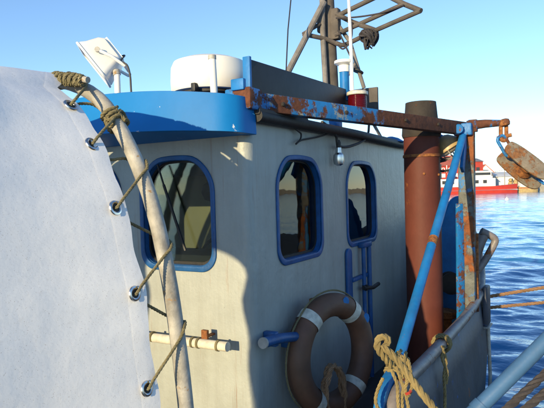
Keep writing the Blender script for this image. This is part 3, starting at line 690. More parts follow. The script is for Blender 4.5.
# bar tied across the top with a bundle of cord
b0, b1 = [Vector(p) for p in [(-0.970,0.410,3.013),(-0.970,0.129,2.956)]]
bar_ = MB().tube([b0, b1], 0.013, 12).build('tied_bar', 'galv'); tag(bar_, 'short grey bar tied flat across the top of the pipe hoop', 'bar')
cp = []; d = (b1-b0); nr = d.normalized().orthogonal().normalized(); bi = d.normalized().cross(nr)
rnd = random.Random(3)
for k in range(260):
    t = 0.28 + 0.62*abs(((k/65.0) % 2) - 1); a = k*0.62; rr = 0.019 + 0.012*rnd.random()*math.sin(math.pi*(t-0.2)/0.8)
    cp.append(b0 + d*t + (nr*math.cos(a) + bi*math.sin(a)*0.85)*rr + Vector((0, 0, -0.006)))
o = MB().rope(cp, 0.0062, None, 5).build('cord_bundle', 'lash'); tag(o, 'tangled bundle of olive cord wound round the short bar on the tarpaulin top', 'rope')

# ---- floodlight on the visor roof
fl = thing('floodlight', (0.0, 0.93, 3.05), 'white floodlight head tilted on a stub pole above the blue visor', 'floodlight')
MB().tube([(0.0, 0.93, 3.03), (0.0, 0.93, 3.245)], 0.019, 14).build('pole', 'white', fl)
hc = Vector([(0.000,1.045,3.349)][0]); ax = Vector((-0.52, 0.585, -0.575)).normalized()     # the lamp looks along ax
sd = Vector((0.87, 0.49, 0.0)); sd = (sd - ax*sd.dot(ax)).normalized(); uv = ax.cross(sd).normalized()
if uv.z < 0: uv = -uv; sd = -sd
def fmap(a, b, c): return hc + sd*a + uv*b + ax*c
hd = MB(); V = []; F = []
rings = [(-0.085, 0.04, 0.045), (-0.08, 0.075, 0.085), (-0.055, 0.085, 0.105), (0.02, 0.10, 0.125), (0.05, 0.112, 0.138), (0.065, 0.112, 0.138)]
for c, hw, hh in rings:
    for (u_, v_) in rrect(-hw, hw, -hh, hh, min(hw, hh)*0.4, None, 5): V.append(fmap(u_, v_, c))
n = len(V)//len(rings)
for i in range(len(rings)-1):
    for k in range(n): F.append((i*n+k, i*n+(k+1) % n, (i+1)*n+(k+1) % n, (i+1)*n+k))
F.append(tuple(range(n)))
hd.add(V, F); hd = hd.build('lamp_head', 'white', fl, 0, 40)
link('lamp_rim', plate('lamp_rim', rrect(-.117, .117, -.143, .143, .045), [rrect(-.10, .10, -.126, .126, .04)], 0.014, lambda a, b, c: fmap(a, b, 0.068+c), 0.004), 'white', fl)
link('lamp_glass', plate('lamp_glass', rrect(-.10, .10, -.126, .126, .04), [], 0.004, lambda a, b, c: fmap(a, b, 0.066+c)), 'band', fl)
for sgn in (-1, 1):
    MB().tube([fmap(sgn*0.122, 0.02, 0.0), fmap(sgn*0.126, -0.06, -0.04), fmap(sgn*0.10, -0.145, -0.07), fmap(sgn*0.03, -0.165, -0.075)], 0.010, 8).build('yoke_arm', 'white', fl)
    MB().lathe([(0.016, -0.008), (0.016, 0.008)], fmap(sgn*0.124, 0.02, 0), sd, 12).build('yoke_knob', 'galv', fl)
for k in (-0.045, 0.0, 0.045):
    MB().prism([(k-0.004, -0.08), (k+0.004, -0.08), (k+0.004, 0.08), (k-0.004, 0.08)], fmap, -0.10, -0.07).build('cooling_fin', 'white', fl)
MB().lathe([(0.024, 0), (0.024, 0.03), (0.016, 0.035)], (0.0, 0.93, 3.235), (0, 0.3, 1), 12).build('swivel', 'galv', fl)
pw = [fmap(0.0, -0.05, -0.085), fmap(0, -0.06, -0.12)] + [Vector(p) for p in [(0.000,0.894,3.316),(0.000,0.846,3.285),(0.000,0.824,3.222),(0.000,0.820,3.144)]]
pw.append(Vector((0.0, 0.815, 3.03)))
MB().tube(spline(pw, 6), 0.006, 8).build('power_cable', 'cable', fl)

# ---- radar dome and white vent tube on the roof
rd = thing('radar_dome', (0.335, 0.475, 3.0), 'round white radar dome on the roof behind the blue visor', 'radar')
MB().lathe([(0.20, 3.115), (0.232, 3.12), (0.240, 3.135), (0.243, 3.19), (0.238, 3.27), (0.222, 3.305), (0.17, 3.325), (0.08, 3.332), (0.0005, 3.334)], (0.335, 0.475, 0), (0, 0, 1), 56).build('dome_shell', 'dome', rd)
MB().lathe([(0.10, 2.95), (0.10, 3.05), (0.205, 3.10), (0.205, 3.116)], (0.335, 0.475, 0), (0, 0, 1), 32).build('dome_base', 'dark', rd)
MB().box((0.08, 0.40, 3.09), (0.12, 0.43, 3.14)).build('dome_latch', 'black', rd, 0.004)
vt = thing('vent_tube', (-0.06, 0.17, 3.0), 'slim upright white tube in front of the radar dome', 'tube')
MB().tube([(-0.06, 0.165, 2.99), (-0.06, 0.172, 3.215)], 0.020, 16).build('tube', 'white', vt)
MB().tube([(-0.06, 0.172, 3.215), (-0.06, 0.1725, 3.235)], 0.0225, 16).build('tube_cap', 'galv', vt)

# ---- navigation light, lamp post and whip aerial
nv = thing('navigation_light', (1.50, -0.06, 3.05), 'red port navigation light at the end of the black screen board', 'navigation light')
c = (1.47, -0.07, 0)
MB().lathe([(0.075, 3.055), (0.078, 3.06), (0.078, 3.085), (0.07, 3.09)], c, (0, 0, 1), 28).build('lamp_base', 'white', nv)
MB().lathe([(0.066, 3.09), (0.070, 3.11), (0.072, 3.145), (0.070, 3.18), (0.066, 3.20)], c, (0, 0, 1), 32).build('lens', 'lens', nv)
MB().lathe([(0.075, 3.198), (0.080, 3.202), (0.080, 3.222), (0.06, 3.232), (0.0005, 3.236)], c, (0, 0, 1), 28).build('lamp_cap', 'band', nv)
lp = thing('lamp_post', (1.35, 0.02, 3.0), 'short blue post with white lamp cap beside the whip aerial', 'lamp')
c = [(1.496,0.041,3.332)][0]
MB().lathe([(0.036, -0.16), (0.036, 0.06)], c, (0, 0, 1), 16).build('post', 'blue', lp)
MB().lathe([(0.040, 0.06), (0.042, 0.11), (0.055, 0.115), (0.075, 0.125), (0.075, 0.145), (0.05, 0.15), (0.0005, 0.152)], c, (0, 0, 1), 20).build('lamp_cap', 'white', lp)
wa = MB().tube([(1.474,-0.029,3.169),(1.482,-0.024,3.549),(1.488,-0.010,4.042)], lambda t: 0.015 - 0.004*t, 10).build('whip_aerial', 'white'); tag(wa, 'thin white whip aerial rising beside the mast', 'aerial')
wr = MB().tube([(2.256,0.946,3.638),(2.458,1.018,4.099),(2.673,1.069,4.590)], 0.007, 6).build('stay_wire', 'cable'); tag(wr, 'thin dark stay wire rising left of the mast', 'wire')
# net bundle hanging on the frame
nb = MB(); rnd = random.Random(11); c = Vector([(3.164,0.423,4.093)][0])
for k in range(46):
    a = rnd.uniform(0, 6.28); p = [c + Vector((math.cos(a)*0.03, math.sin(a)*0.03, 0.07))]
    r_ = rnd.uniform(0.05, 0.10); h = rnd.uniform(-0.12, 0.02); tw = rnd.uniform(-1, 1)
    p.append(c + Vector((math.cos(a)*r_*0.9, math.sin(a)*r_*0.9, 0.05))); p.append(c + Vector((math.cos(a+tw)*r_, math.sin(a+tw)*r_, h*0.3))); p.append(c + Vector((math.cos(a+tw*2)*r_*0.6, math.sin(a+tw*2)*r_*0.6, h - 0.02)))
    nb.tube(spline(p, 4), rnd.uniform(0.006, 0.014), 5)
tag(nb.build('net_bundle', 'net'), 'dark bunched net hanging under the mast frame', 'net')
rg = MB()
for pth in ([(3.075,0.740,4.038),(3.099,0.694,3.994),(3.133,0.637,4.045)], [(3.121,0.774,4.343),(3.122,0.671,4.325),(3.180,0.467,4.325),(3.188,0.250,4.330),(3.189,0.048,4.366)], [(3.157,0.606,4.280),(3.153,0.608,4.152),(3.145,0.618,4.088)], [(3.080,0.738,4.199),(3.112,0.674,4.036),(3.143,0.611,3.873),(3.161,0.575,3.786)]):
    rg.tube(spline(pth, 6), 0.009, 6)
tag(rg.build('rigging_line', 'net'), 'dark thin line strung slack along the mast frame', 'rope')

# ---- cables and bulb on the side wall
cb = MB(); 
cb.tube(spline([(0.351,-0.030,2.934),(0.437,-0.030,2.895),(0.527,-0.030,2.866),(0.581,-0.030,2.846),(0.565,-0.030,2.808),(0.509,-0.030,2.780),(0.593,-0.030,2.809),(0.831,-0.030,2.845),(0.996,-0.030,2.883),(1.051,-0.030,2.943)], 8), 0.006, 7)
tag(cb.build('loose_cable', 'cable'), 'loose thin black cable dangling over the white wall above the first side window', 'cable')
cb = MB(); cb.tube(spline([(0.857,-0.050,2.944),(0.987,-0.050,2.915),(1.088,-0.050,2.868),(1.120,-0.050,2.807),(1.268,-0.050,2.801),(1.492,-0.050,2.836),(1.647,-0.050,2.876),(1.742,-0.050,2.930),(1.771,-0.050,3.012)], 8), 0.010, 8)
tag(cb.build('lamp_cable', 'cable'), 'black cable looping from the roof edge to the small bulb', 'cable')
sbp = thing('wall_bulb', (1.12, -0.06, 2.7), 'small silver bulb fitting hanging high on the side wall between the windows', 'lamp')
MB().lathe([(0.020, 0.065), (0.022, 0.03), (0.036, 0.015), (0.040, -0.02), (0.033, -0.05), (0.012, -0.062), (0.0005, -0.063)], (1.115, -0.055, 2.722), (0, 0, 1), 20).build('bulb', 'chrome', sbp)
MB().lathe([(0.016, 0.06), (0.018, 0.10), (0.010, 0.12)], (1.115, -0.055, 2.722), (0, 0, 1), 14).build('socket', 'cable', sbp)

# ---- lifebuoy on the side wall
lc = Vector((0.62, -0.185, 1.475)); ln = Vector((-0.30, -1, 0.05)).normalized(); lu = (up - ln*up.dot(ln)).normalized(); lx = lu.cross(ln)
lbz = thing('lifebuoy', (0.84, -0.1, 1.1), 'faded brown-orange lifebuoy with white bands hanging on the side wall', 'lifebuoy')
RB, rb_ = 0.305, 0.073
MB().tube([lc + (lx*math.cos(t) + lu*math.sin(t))*RB for t in [2*math.pi*k/72 for k in range(72)]], rb_, 22, True).build('ring', 'buoy', lbz)
for a in (52, 128, 232, 308):
    MB().tube([lc + (lx*math.cos(R(a+k)) + lu*math.sin(R(a+k)))*RB for k in (-5.5, -2, 2, 5.5)], rb_+0.004, 22, False, False).build('band', 'band', lbz)
gl = []
for k in range(73):
    t = 2*math.pi*k/72; sag = abs(math.sin(2*(t - R(45)))); gl.append(lc + (lx*math.cos(t) + lu*math.sin(t))*(RB + rb_ + 0.006 + 0.022*sag) - lu*0.012*sag)
MB().rope(gl, 0.006, None, 5).build('grab_line', 'lash', lbz)
MB().box(tuple(lc + Vector((-0.02, 0.04, 0.30))), tuple(lc + Vector((0.02, 0.14, 0.34)))).build('hook', 'rust', lbz, 0.004)
for (a, s_) in ((75, 0.03), (33, 0.035)):
    t = R(a); c = lc + (lx*math.cos(t) + lu*math.sin(t))*(RB) + (ln*0.8 + (lx*math.cos(t) + lu*math.sin(t))*0.3).normalized()*rb_
    MB().lathe([(0.0005, 0.003), (s_*0.9, 0.002), (s_, -0.003)], c, ln, 8).build('paint_fleck', 'blue', lbz)
# coil of brown line hung inside the ring
cl = []
for k in range(150):
    a = k*0.28; cl.append(lc + lx*(-0.06 + 0.085*math.cos(a) + 0.01*math.sin(k)) + lu*(-0.22 + 0.17*math.sin(a) + 0.012*math.cos(k*1.7)) + ln*(0.05 + 0.02*math.sin(k*0.9)))
tag(MB().rope(cl, 0.010, None, 5).build('line_coil', 'brownrope'), 'coiled brown line hanging inside the lifebuoy ring', 'rope')

# ---- deck lamp below the beam, between pipe and post
dl = thing('deck_lamp', (2.3, -0.56, 2.85), 'bronze deck lamp with wire guard under the rusty beam by the exhaust pipe', 'lamp')
c = Vector((2.29, -0.545, 2.835)); ax = Vector((0.15, -0.45, -0.75)).normalized()
MB().lathe([(0.03, -0.09), (0.06, -0.075), (0.11, -0.02), (0.125, 0.02), (0.125, 0.035), (0.115, 0.04)], c, ax, 28).build('lamp_shade', 'brass', dl)
MB().lathe([(0.115, 0.03), (0.09, 0.055), (0.05, 0.07), (0.0005, 0.075)], c, ax, 24).build('lamp_glass', 'band', dl)
ga_ = ax.orthogonal().normalized(); gb_ = ax.cross(ga_)
for k in range(4):
    t = R(45*k); dv = ga_*math.cos(t) + gb_*math.sin(t)
    MB().tube([c + dv*0.12 + ax*0.03, c + dv*0.11 + ax*0.075, c + dv*0.05 + ax*0.105, c - dv*0.05 + ax*0.105, c - dv*0.11 + ax*0.075, c - dv*0.12 + ax*0.03], 0.006, 6).build('guard_wire', 'galv', dl)
MB().tube([c - ax*0.08, c - ax*0.09 + Vector((-0.1, 0.12, 0.05)), Vector((2.12, -0.30, 2.93))], 0.028, 10).build('lamp_arm', 'blue', dl)
MB().tube(spline([(2.201,-0.517,2.822),(2.183,-0.487,2.773),(2.194,-0.509,2.731),(2.218,-0.552,2.713),(2.193,-0.508,2.698),(2.175,-0.479,2.665),(2.195,-0.514,2.623),(2.232,-0.579,2.629)], 6), 0.010, 7).build('lamp_lead', 'cable', dl)

# ---- pulley block hanging from the gantry arm
pb = thing('pulley_block', (2.2, -1.15, 2.7), 'rusty two-cheek pulley block with blue rope hanging from the gantry arm', 'pulley')
def link_ring(a, b, r, w, mat, nm):
    a = Vector(a); b = Vector(b); d = (b-a).normalized(); s_ = d.cross(Vector((0.87, 0.49, 0))).normalized()*w; n_ = 10
    P_ = [a + s_*math.cos(R(180*k/n_)) - d*w*math.sin(R(180*k/n_)) for k in range(n_+1)] + [b - s_*math.cos(R(180*k/n_)) + d*w*math.sin(R(180*k/n_)) for k in range(n_+1)]
    return MB().tube(P_, r, 10, True).build(nm, mat, pb)
k1, k2, k3, k4 = [Vector(p) for p in [(2.247,-0.997,2.953),(2.244,-0.996,2.866),(2.229,-0.971,2.811),(2.276,-1.059,2.713)]]
link_ring(k1, k2, 0.016, 0.022, 'rust', 'shackle')
MB().tube([k2 + Vector((0.0, 0.05, 0.0)), k2 - Vector((0, 0.06, -0.02))], 0.016, 10).build('shackle_pin', 'rust', pb)
q1, q2 = [Vector(p) for p in [(2.227,-0.986,2.849),(2.251,-1.033,2.753)]]
link_ring(q1, q2, 0.013, 0.034, 'blue_rust', 'shackle')
MB().lathe([(0.018, -0.03), (0.024, -0.02), (0.024, 0.02), (0.018, 0.03)], q2 + (q2-q1)*0.25, (0.5, -0.8, 0.1), 12).build('swivel', 'rust', pb)
bc = Vector([(2.291,-1.130,2.638)][0]); bd = Vector((0.074, -0.736, -0.67)).normalized(); bn = Vector((-0.737, -0.627, 0.256)); bn = (bn - bd*bn.dot(bd)).normalized(); bw = bd.cross(bn)
def cheek(off): return lambda a, b, c: bc + bd*a + bw*b + bn*(off + c)
shape = [(p.x, p.y) for p in spline([(-0.19, -0.02, 0), (-0.175, 0.045, 0), (-0.06, 0.066, 0), (0.10, 0.066, 0), (0.18, 0.035, 0), (0.19, -0.025, 0), (0.11, -0.064, 0), (-0.06, -0.066, 0), (-0.17, -0.05, 0)], 5, True)]
for off in (-0.085, 0.085):
    link('cheek', plate('cheek', shape, [], 0.022, cheek(off), 0.007), 'block', pb)
MB().lathe([(0.064, -0.05), (0.064, -0.04), (0.05, -0.012), (0.05, 0.012), (0.064, 0.04), (0.064, 0.05)], bc + bd*0.03, bn, 32).build('sheave', 'rust', pb)
MB().lathe([(0.026, -0.085), (0.026, 0.085)], bc + bd*0.03, bn, 12).build('axle', 'rust', pb)
rp_ = [bc + bd*0.03 + (bd*math.cos(R(a)) + bw*math.sin(R(a)))*0.060 for a in range(200, 345, 12)]
tail = Vector([(2.340,-1.386,2.472)][0])
o = MB().rope(spline(rp_[:] + [Vector([(2.331,-1.268,2.499)][0]), tail, tail + Vector((0.3, -0.6, -0.1))], 3), 0.012).build('block_rope', 'bluerope'); tag(o, 'blue rope running through the rusty pulley block', 'rope')

# ---- ropes made fast at the strut foot and on the rail
def rope_thing(name, paths, r, mat, label, cat='rope', sp=6):
    m = MB()
    for p in paths: m.rope(spline(p, sp), r)
    return tag(m.build(name, mat), label, cat)
rope_thing('mooring_eye', [[(-0.023,-0.768,1.664),(-0.076,-0.753,1.719),(-0.108,-0.736,1.762),(-0.108,-0.734,1.799),(-0.097,-0.752,1.819),(-0.085,-0.774,1.807),(-0.087,-0.772,1.779),(-0.106,-0.759,1.774),(-0.105,-0.782,1.758),(-0.104,-0.826,1.717),(-0.119,-0.884,1.658),(-0.156,-0.941,1.612),(-0.195,-0.997,1.574),(-0.249,-1.066,1.530)]], 0.017, 'rope',
           'thick tan rope with a hooked end lying over the blue strut foot')
cw = []
sdv = (s1-s0).normalized(); sa = sdv.orthogonal().normalized(); sbv = sdv.cross(sa)
for k in range(120):
    a = k*0.33; cw.append(s0 + sdv*(-0.02 + 0.095*k/120) + (sa*math.cos(a) + sbv*math.sin(a))*(0.042 + 0.006*math.sin(k*0.45)))
tag(MB().rope(cw, 0.011).build('rope_turns', 'rope'), 'tan rope wound in tight turns round the foot of the blue strut', 'rope')
rope_thing('hanging_rope', [[(0.100,-0.780,1.708),(0.028,-0.776,1.669),(-0.005,-0.804,1.607),(-0.015,-0.829,1.548),(-0.028,-0.850,1.463),(-0.044,-0.866,1.388)], [(0.111,-0.801,1.698),(0.046,-0.809,1.649),(0.011,-0.832,1.596),(-0.022,-0.817,1.539),(-0.042,-0.825,1.454)],
                            [(0.073,-0.773,1.705),(-0.004,-0.761,1.658),(-0.032,-0.797,1.586),(-0.052,-0.806,1.510),(-0.052,-0.809,1.427)], [(0.095,-0.814,1.675),(0.041,-0.843,1.617),(0.022,-0.852,1.568),(-0.009,-0.841,1.529),(-0.014,-0.829,1.566),(-0.006,-0.842,1.603)], [(-0.025,-0.728,1.602),(-0.060,-0.709,1.544),(-0.083,-0.711,1.496),(-0.071,-0.735,1.449)]], 0.0085, 'rope',
           'frayed tan rope ends hanging in a bunch below the blue strut foot')
rope_thing('whipping_twine', [[(-0.042,-0.841,1.550),(-0.045,-0.856,1.557),(-0.030,-0.862,1.563)]], 0.007, 'plainred', 'scrap of red twine tied round the bunch of tan rope ends', 'twine')
# rope hitched round the rail
rl_c = min(rp, key=lambda p: abs(p.x-1.02)); hw_ = []
for k in range(60):
    a = k*0.33; hw_.append(Vector((rl_c.x - 0.03 + 0.06*k/60, rl_c.y + 0.052*math.cos(a), rl_c.z + 0.052*math.sin(a))))
rope_thing('rail_hitch', [hw_[::2]], 0.011, 'rope', 'pale rope hitched round the gunwale rail', 'rope', 3)
rope_thing('rail_rope_end', [[(0.903,-0.785,1.522),(0.894,-0.815,1.442),(0.865,-0.808,1.352),(0.843,-0.816,1.239),(0.814,-0.813,1.074)], [(0.912,-0.801,1.522),(0.883,-0.794,1.455),(0.875,-0.824,1.376),(0.869,-0.817,1.304)]], 0.010, 'rope', 'pale rope end dangling down the hull from the gunwale rail', 'rope')
# mooring lines to the quay
e1, e2 = Vector((5.1, -3.0, 1.55)), Vector((5.4, -3.2, 1.36))
def line(a, b, sag, n=24): a = Vector(a); b = Vector(b); return [a.lerp(b, k/n) - Vector((0, 0, sag*4*(k/n)*(1-k/n))) for k in range(n+1)]
m1 = [(2.763,-0.761,1.486),(3.024,-1.217,1.557)]; m2 = [(2.760,-0.760,1.387),(3.019,-1.215,1.422)]
def ext(p, k=6.0): a, b = Vector(p[0]), Vector(p[1]); return [a, b, a + (b-a)*k*0.5, a + (b-a)*k]
o = MB().rope(spline(ext(m1), 8), 0.016).build('mooring_rope', 'brownrope'); tag(o, 'upper of two brown mooring ropes stretched over the water from the hull', 'rope', 'mooring ropes')
o = MB().rope(spline(ext(m2), 8), 0.015).build('mooring_rope', 'brownrope'); tag(o, 'lower of two brown mooring ropes stretched over the water from the hull', 'rope', 'mooring ropes')

# ---- gangway with its handrail in the foreground
gw = thing('gangway', (-0.9, -1.2, 1.0), 'gangway with pale blue pipe handrail beside the hull', 'gangway')
ga0, ga1 = [Vector(p) for p in [(-0.832,-1.050,1.550),(-0.454,-1.568,2.105)]]
hd_ = (ga1-ga0)
MB().tube([ga0, ga1], 0.025, 20).build('handrail', 'handrail', gw)
MB().tube([ga0 + hd_*0.40, ga0 + hd_*0.435], 0.028, 20).build('handrail_joint', 'handrail', gw)
MB().tube([ga1, ga1 + Vector((0.0, -0.02, -1.15))], 0.025, 12).build('stanchion', 'handrail', gw)
MB().tube([ga0, Vector((ga0.x, ga0.y, 0.95))], 0.025, 12).build('stanchion', 'handrail', gw)
for k in range(6): MB().box((-1.45 + 0.14*k, -1.75, 0.985), (-1.32 + 0.14*k, -0.60, 1.02)).build('plank', 'wood', gw, 0.004)
for dy, (pa, pb_) in enumerate(([(-0.506,-1.274,1.666),(-0.323,-1.486,1.866)], [(-0.490,-1.304,1.644),(-0.325,-1.486,1.795)])):
    a, b = Vector(pa), Vector(pb_); d = b-a
    o = MB().rope([a - d*0.8, a, b, b + d*0.6], 0.015).build('side_rope', 'net'); tag(o, ['dark rope slung just below the pale blue gangway handrail', 'dark rope slung lower, under the first gangway side rope'][dy], 'rope', 'gangway side ropes')

# ---- wheelhouse furnishings
sw = thing('steering_wheel', (0.48, 0.55, 2.0), 'dark spoked steering wheel behind the front window', 'wheel')
wc = Vector((0.50, 0.55, 2.05)); MB().tube([wc + Vector((0.06*math.cos(t), 0.17*math.sin(t), 0.16*math.cos(t))) for t in [2*math.pi*k/32 for k in range(32)]], 0.013, 8, True).build('rim', 'dark', sw)
for k in range(3):
    t = 2*math.pi*k/3; MB().tube([wc, wc + Vector((0.06*math.cos(t), 0.17*math.sin(t), 0.16*math.cos(t)))], 0.009, 6).build('spoke', 'chrome', sw)
for y, lab in ((0.62, 'small round white-faced gauge above the window, farther from the hanging compass'), (0.505, 'small round white-faced gauge above the window, next to the hanging compass')):
    g = thing('gauge', (0.115, y, 2.63), lab, 'gauge', 'gauges above the window')
    MB().lathe([(0.026, 0.0), (0.028, 0.012), (0.022, 0.014)], (0.118, y, 2.645), (-1, 0, 0), 20).build('bezel', 'dark', g); MB().lathe([(0.021, 0.013), (0.0005, 0.0135)], (0.118, y, 2.645), (-1, 0, 0), 16).build('dial', 'band', g)
cm = thing('ship_compass', (0.2, 0.42, 2.5), 'dark round compass hanging inside the front window', 'compass')
MB().lathe([(0.0005, -0.055), (0.035, -0.045), (0.055, 0), (0.045, 0.04), (0.02, 0.06), (0.015, 0.14), (0.0005, 0.141)], (0.16, 0.37, 2.50), (0, 0, 1), 20).build('bowl', 'dark', cm)
jk = MB(); V = []; F = []
for i in range(14):
    z = 2.62 - 0.075*i; wv = 0.05 + 0.13*min(1, i/3); 
    for k in range(20):
        t = 2*math.pi*k/20; rr = 1 + 0.12*math.sin(5*t + i*0.3); V.append((2.35 + 0.07*rr*math.sin(t)*min(1, .4+i/4), 0.62 + wv*rr*math.cos(t), z))
for i in range(13):
    for k in range(20): F.append((i*20+k, i*20+(k+1) % 20, (i+1)*20+(k+1) % 20, (i+1)*20+k))
tag(jk.add(V, F + [tuple(range(20))]).build('red_reflection_shape', 'plainred', None, 0, 60), 'red draped shape standing in for a red reflection in the second side window', 'stand-in')  # red folded shape added in place of a red reflection in the pane
tb = MB().tube([(0.75, 0.25, 2.05), (1.45, 0.75, 2.62)], 0.045, 12).build('slanting_tube', 'white'); tag(tb, 'pale slanting tube inside the first side window', 'tube')  # pale tube added for the white diagonal in the pane
wp = thing('window_wiper', (0.0, 0.5, 2.5), 'dark wiper arm slanting across the front window', 'wiper')
MB().tube([(-0.012, 0.62, 2.67), (-0.02, 0.52, 2.40)], 0.006, 6).build('wiper_arm', 'black', wp)
MB().tube([(-0.016, 0.575, 2.55), (-0.016, 0.43, 2.17)], 0.009, 6).build('wiper_blade', 'black', wp)

# ================================================================== FAR SHORE (about 165 m off, laid out square to the harbour)
CAMP = Vector((-2.549, -1.586, 0))
def far(l, d, z=0.0): return CAMP + r0*l + f0*d + up*z
FR = math.atan2(r0.y, r0.x)
def far_box(mb, l0, l1, d0, d1, z0, z1):
    P = [far(l, d, z) for z in (z0, z1) for l, d in ((l0, d0), (l1, d0), (l1, d1), (l0, d1))]
    return mb.add(P, [(3,2,1,0),(4,5,6,7),(0,1,5,4),(1,2,6,5),(2,3,7,6),(3,0,4,7)])
ms = far_box(MB(), -260, 420, 166, 420, -3, 2.1).build('far_shore', 'concrete'); ms['kind'] = 'structure'
fq = far_box(MB(), 68.2, 330, 163.5, 166.2, -3, 2.25).build('far_quay', 'concrete'); fq['kind'] = 'structure'
def house(name, l0, l1, d0, d1, zb, ze, zr, wallm, roofm, label, axis='l', wins=(), cat='building'):
    t = thing(name, far((l0+l1)/2, d0, zb), label, cat)
    far_box(MB(), l0, l1, d0, d1, zb, ze).build('wall', wallm, t)
    m = MB(); e = 0.4
    if axis == 'l':      # ridge runs left-right
        dm = (d0+d1)/2; P = [far(l, d, z) for l in (l0-e, l1+e) for d, z in ((d0-e, ze-0.1), (dm, zr), (d1+e, ze-0.1))]
        m.add(P, [(0, 3, 4, 1), (1, 4, 5, 2), (0, 1, 2), (3, 5, 4), (0, 2, 5, 3)])
    else:                # gable faces the water
        lm = (l0+l1)/2; P = [far(l, d, z) for d in (d0-e, d1+e) for l, z in ((l0-e, ze-0.1), (lm, zr), (l1+e, ze-0.1))]
        m.add(P, [(0, 1, 4, 3), (1, 2, 5, 4), (0, 2, 1), (3, 4, 5), (0, 3, 5, 2)])
    m.build('roof', roofm, t)
    if axis != 'l':
        g = MB().add([far(l0+.2, d0-e-.05, ze), far(l1-.2, d0-e-.05, ze), far((l0+l1)/2, d0-e-.05, zr-.35)], [(0, 1, 2)]); g.build('gable', wallm, t)
    for (a, b, z0, z1, mt_) in wins:
        wo_ = far_box(MB(), a, b, d0-0.12, d0+0.05, z0, z1).build('window', mt_, t)
    return t
wh = house('warehouse', 44.0, 58.5, 172, 190, 2.1, 8.6, 12.2, 'fred', 'fredroof', 'large red warehouse with white lettering on the far shore', 'l',
           [(46.5 + 1.9*k, 47.7 + 1.9*k, 5.0, 6.2, 'fwhite') for k in range(6)])
far_box(MB(), 44.5, 57, 171.7, 171.95, 3.2, 4.2).build('pale_band', 'fwhite', wh)
house('red_annex', 58.9, 64.3, 170, 182, 2.1, 9.6, 10.8, 'fred', 'fgrey', 'narrow red building beside the warehouse on the far shore', 'l', [(60, 61, 6.6, 7.8, 'fdark'), (62.2, 63.2, 6.6, 7.8, 'fdark')])
house('low_shed', 64.6, 69.5, 176, 186, 2.1, 5.4, 7.2, 'fwhite', 'fgrey', 'low white shed with dark grey roof right of the red buildings', 'l', [(66, 67, 3.2, 4.4, 'fdark')])
house('white_boathouse', 69.2, 76.0, 190, 204, 2.1, 6.0, 9.4, 'fwhite', 'fredroof', 'white boathouse with red roof on the far shore behind the block', 'd', [(71.5, 73.5, 2.2, 4.6, 'fgrey')])
house('white_store', 74.5, 90.0, 184, 196, 2.1, 5.0, 6.6, 'fwhite', 'fwhite', 'long low white store building behind the far quay', 'l', [(78 + 2.6*k, 79.4 + 2.6*k, 2.9, 4.1, 'fgrey') for k in range(4)])
# lettering on the warehouse
cu = bpy.data.curves.new('lettering', 'FONT'); cu.body = 'anko'; cu.size = 3.1; cu.extrude = 0.05
to = bpy.data.objects.new('lettering', cu); col.objects.link(to); dg = bpy.context.evaluated_depsgraph_get()
tm = bpy.data.meshes.new_from_object(to.evaluated_get(dg)); bpy.data.objects.remove(to)
mw = Matrix((r0, up, -f0)).transposed().to_4x4(); mw.translation = far(50.6, 171.7, 6.6)
for v in tm.vertices: v.co = mw @ v.co
tm.name = 'lettering'; link('lettering', tm, 'fwhite', wh)
# red trawler moored on the far side
tr = thing('trawler', far(55, 160, 0), 'red-hulled trawler with white deckhouse moored at the far shore', 'boat')
def hull_mesh(l0, l1, d, w, z0, z1, sheer):
    V = []; F = []; n = 14
    for i in range(n+1):
        t = i/n; l = l0 + (l1-l0)*t; b = w*(1 - abs(2*t-1)**3.5*0.75 if t > 0.5 else 1 - abs(2*t-1)**6*0.25); z = z1 + sheer*(2*t-1)**2*(1.2 if t > 0.5 else 0.6)
        for s_, zz, k in ((-1, z, 1.0), (-1, z0, 0.8), (1, z0, 0.8), (1, z, 1.0)): V.append(far(l, d + s_*b*k/2, zz))
    for i in range(n):
        for k in range(4): F.append((i*4+k, (i+1)*4+k, (i+1)*4+(k+1) % 4, i*4+(k+1) % 4))
    return V, F + [(0, 1, 2, 3), (n*4+3, n*4+2, n*4+1, n*4)]
MB().add(*hull_mesh(44.0, 69.5, 159, 5.5, -0.5, 1.9, 0.5)).build('hull', 'fhull', tr, 0, 50)
MB().add(*hull_mesh(43.9, 69.6, 159, 5.62, 0.75, 1.0, 0.06)).build('stripe', 'fwhite', tr, 0, 50)
dh = far_box(MB(), 47, 63, 157.5, 160.5, 2.0, 4.3).build('deckhouse', 'fwhite', tr)
for k in range(6): far_box(MB(), 48 + 2.3*k, 49 + 2.3*k, 157.38, 157.6, 2.9, 3.8).build('porthole', 'fdark', dh)
far_box(MB(), 56.5, 62, 157.8, 160.2, 4.3, 6.4).build('bridge', 'fwhite', tr)
far_box(MB(), 56.8, 61.7, 157.7, 157.85, 5.2, 5.9).build('bridge_window', 'fdark', tr)
MB().tube([far(66.2, 159, 1.5), far(66.2, 159, 7.2)], 0.12, 8).build('mast', 'fgrey', tr)
MB().tube([far(66.2, 159, 6.6), far(60, 159, 5.2)], 0.08, 6).build('boom', 'fgrey', tr)
far_box(MB(), 47.5, 48.2, 158.5, 159.5, 4.2, 8.6).build('funnel', 'fdark', tr)
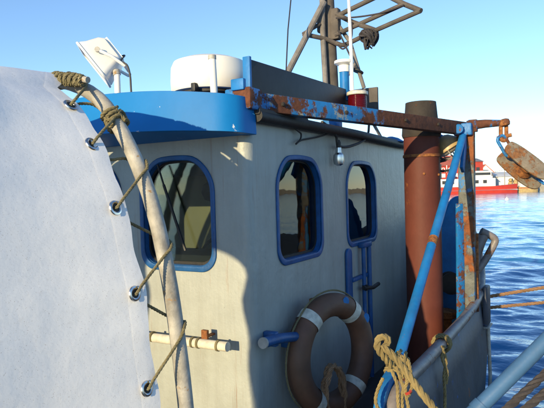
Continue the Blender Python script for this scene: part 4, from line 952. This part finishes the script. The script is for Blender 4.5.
# small things on the far quay
ob = thing('small_boat', far(72.5, 161.5, 0), 'small orange and white workboat between trawler and far quay', 'boat')
MB().add(*hull_mesh(69.8, 76.4, 161, 2.4, -0.3, 1.5, 0.3)).build('hull', 'ftan', ob, 0, 50)
MB().add(*hull_mesh(69.7, 76.5, 161, 2.5, 0.9, 1.25, 0.25)).build('stripe', 'fhull', ob, 0, 50)
far_box(MB(), 71.2, 73.0, 160.3, 161.7, 1.5, 3.4).build('cabin', 'fwhite', ob)
sk = MB(); rnd = random.Random(5)
for k in range(9):
    c = far(72.2 + rnd.random()*3.2, 168.5 + rnd.random()*2, 2.1 + 0.5*(k % 3)); sk.lathe([(0.0005, 0), (0.6, 0.15), (0.75, 0.5), (0.55, 0.95), (0.0005, 1.1)], c, (0.1, 0.1, 1), 10)
tag(sk.build('sack_pile', 'ftan'), 'pile of tan sacks on the far shore by the workboat', 'sacks')['kind'] = 'stuff'
cr = thing('parked_car', far(77.2, 170, 2.1), 'dark parked car at the end of the far quay', 'car')
far_box(MB(), 75.2, 79.4, 169, 170.8, 2.45, 3.15).build('body', 'fdark', cr, 0.15)
far_box(MB(), 76.0, 78.6, 169.15, 170.65, 3.15, 3.75).build('cabin', 'fdark', cr, 0.2)
for l in (76, 78.6): MB().lathe([(0.33, -0.12), (0.33, 0.12)], far(l, 169.0, 2.43), f0, 14).build('wheel', 'rubber', cr)
for k, l in enumerate((84.5, 86.4)):
    far_box(MB(), l, l+1.3, 167.5, 168.8, 2.25, 3.2 + 0.4*(k)).build('fish_crate', 'fredroof')
    tag(col.objects[-1], ['low red-brown crate on the far quay', 'taller red-brown crate on the far quay'][k], 'crate')
# white float on the water
ft = thing('mooring_float', far(36.5, 87, 0), 'small white float on the open water', 'float')
MB().lathe([(0.0005, -0.25), (0.28, -0.1), (0.34, 0.08), (0.2, 0.3), (0.06, 0.36), (0.06, 0.5), (0.0005, 0.51)], far(36.5, 87, 0), (0.1, 0, 1), 16).build('float_body', 'fwhite', ft)
MB().tube([far(36.5, 87, 0.45), far(36.5, 87, 0.62)], 0.03, 6).build('float_ring', 'fgrey', ft)
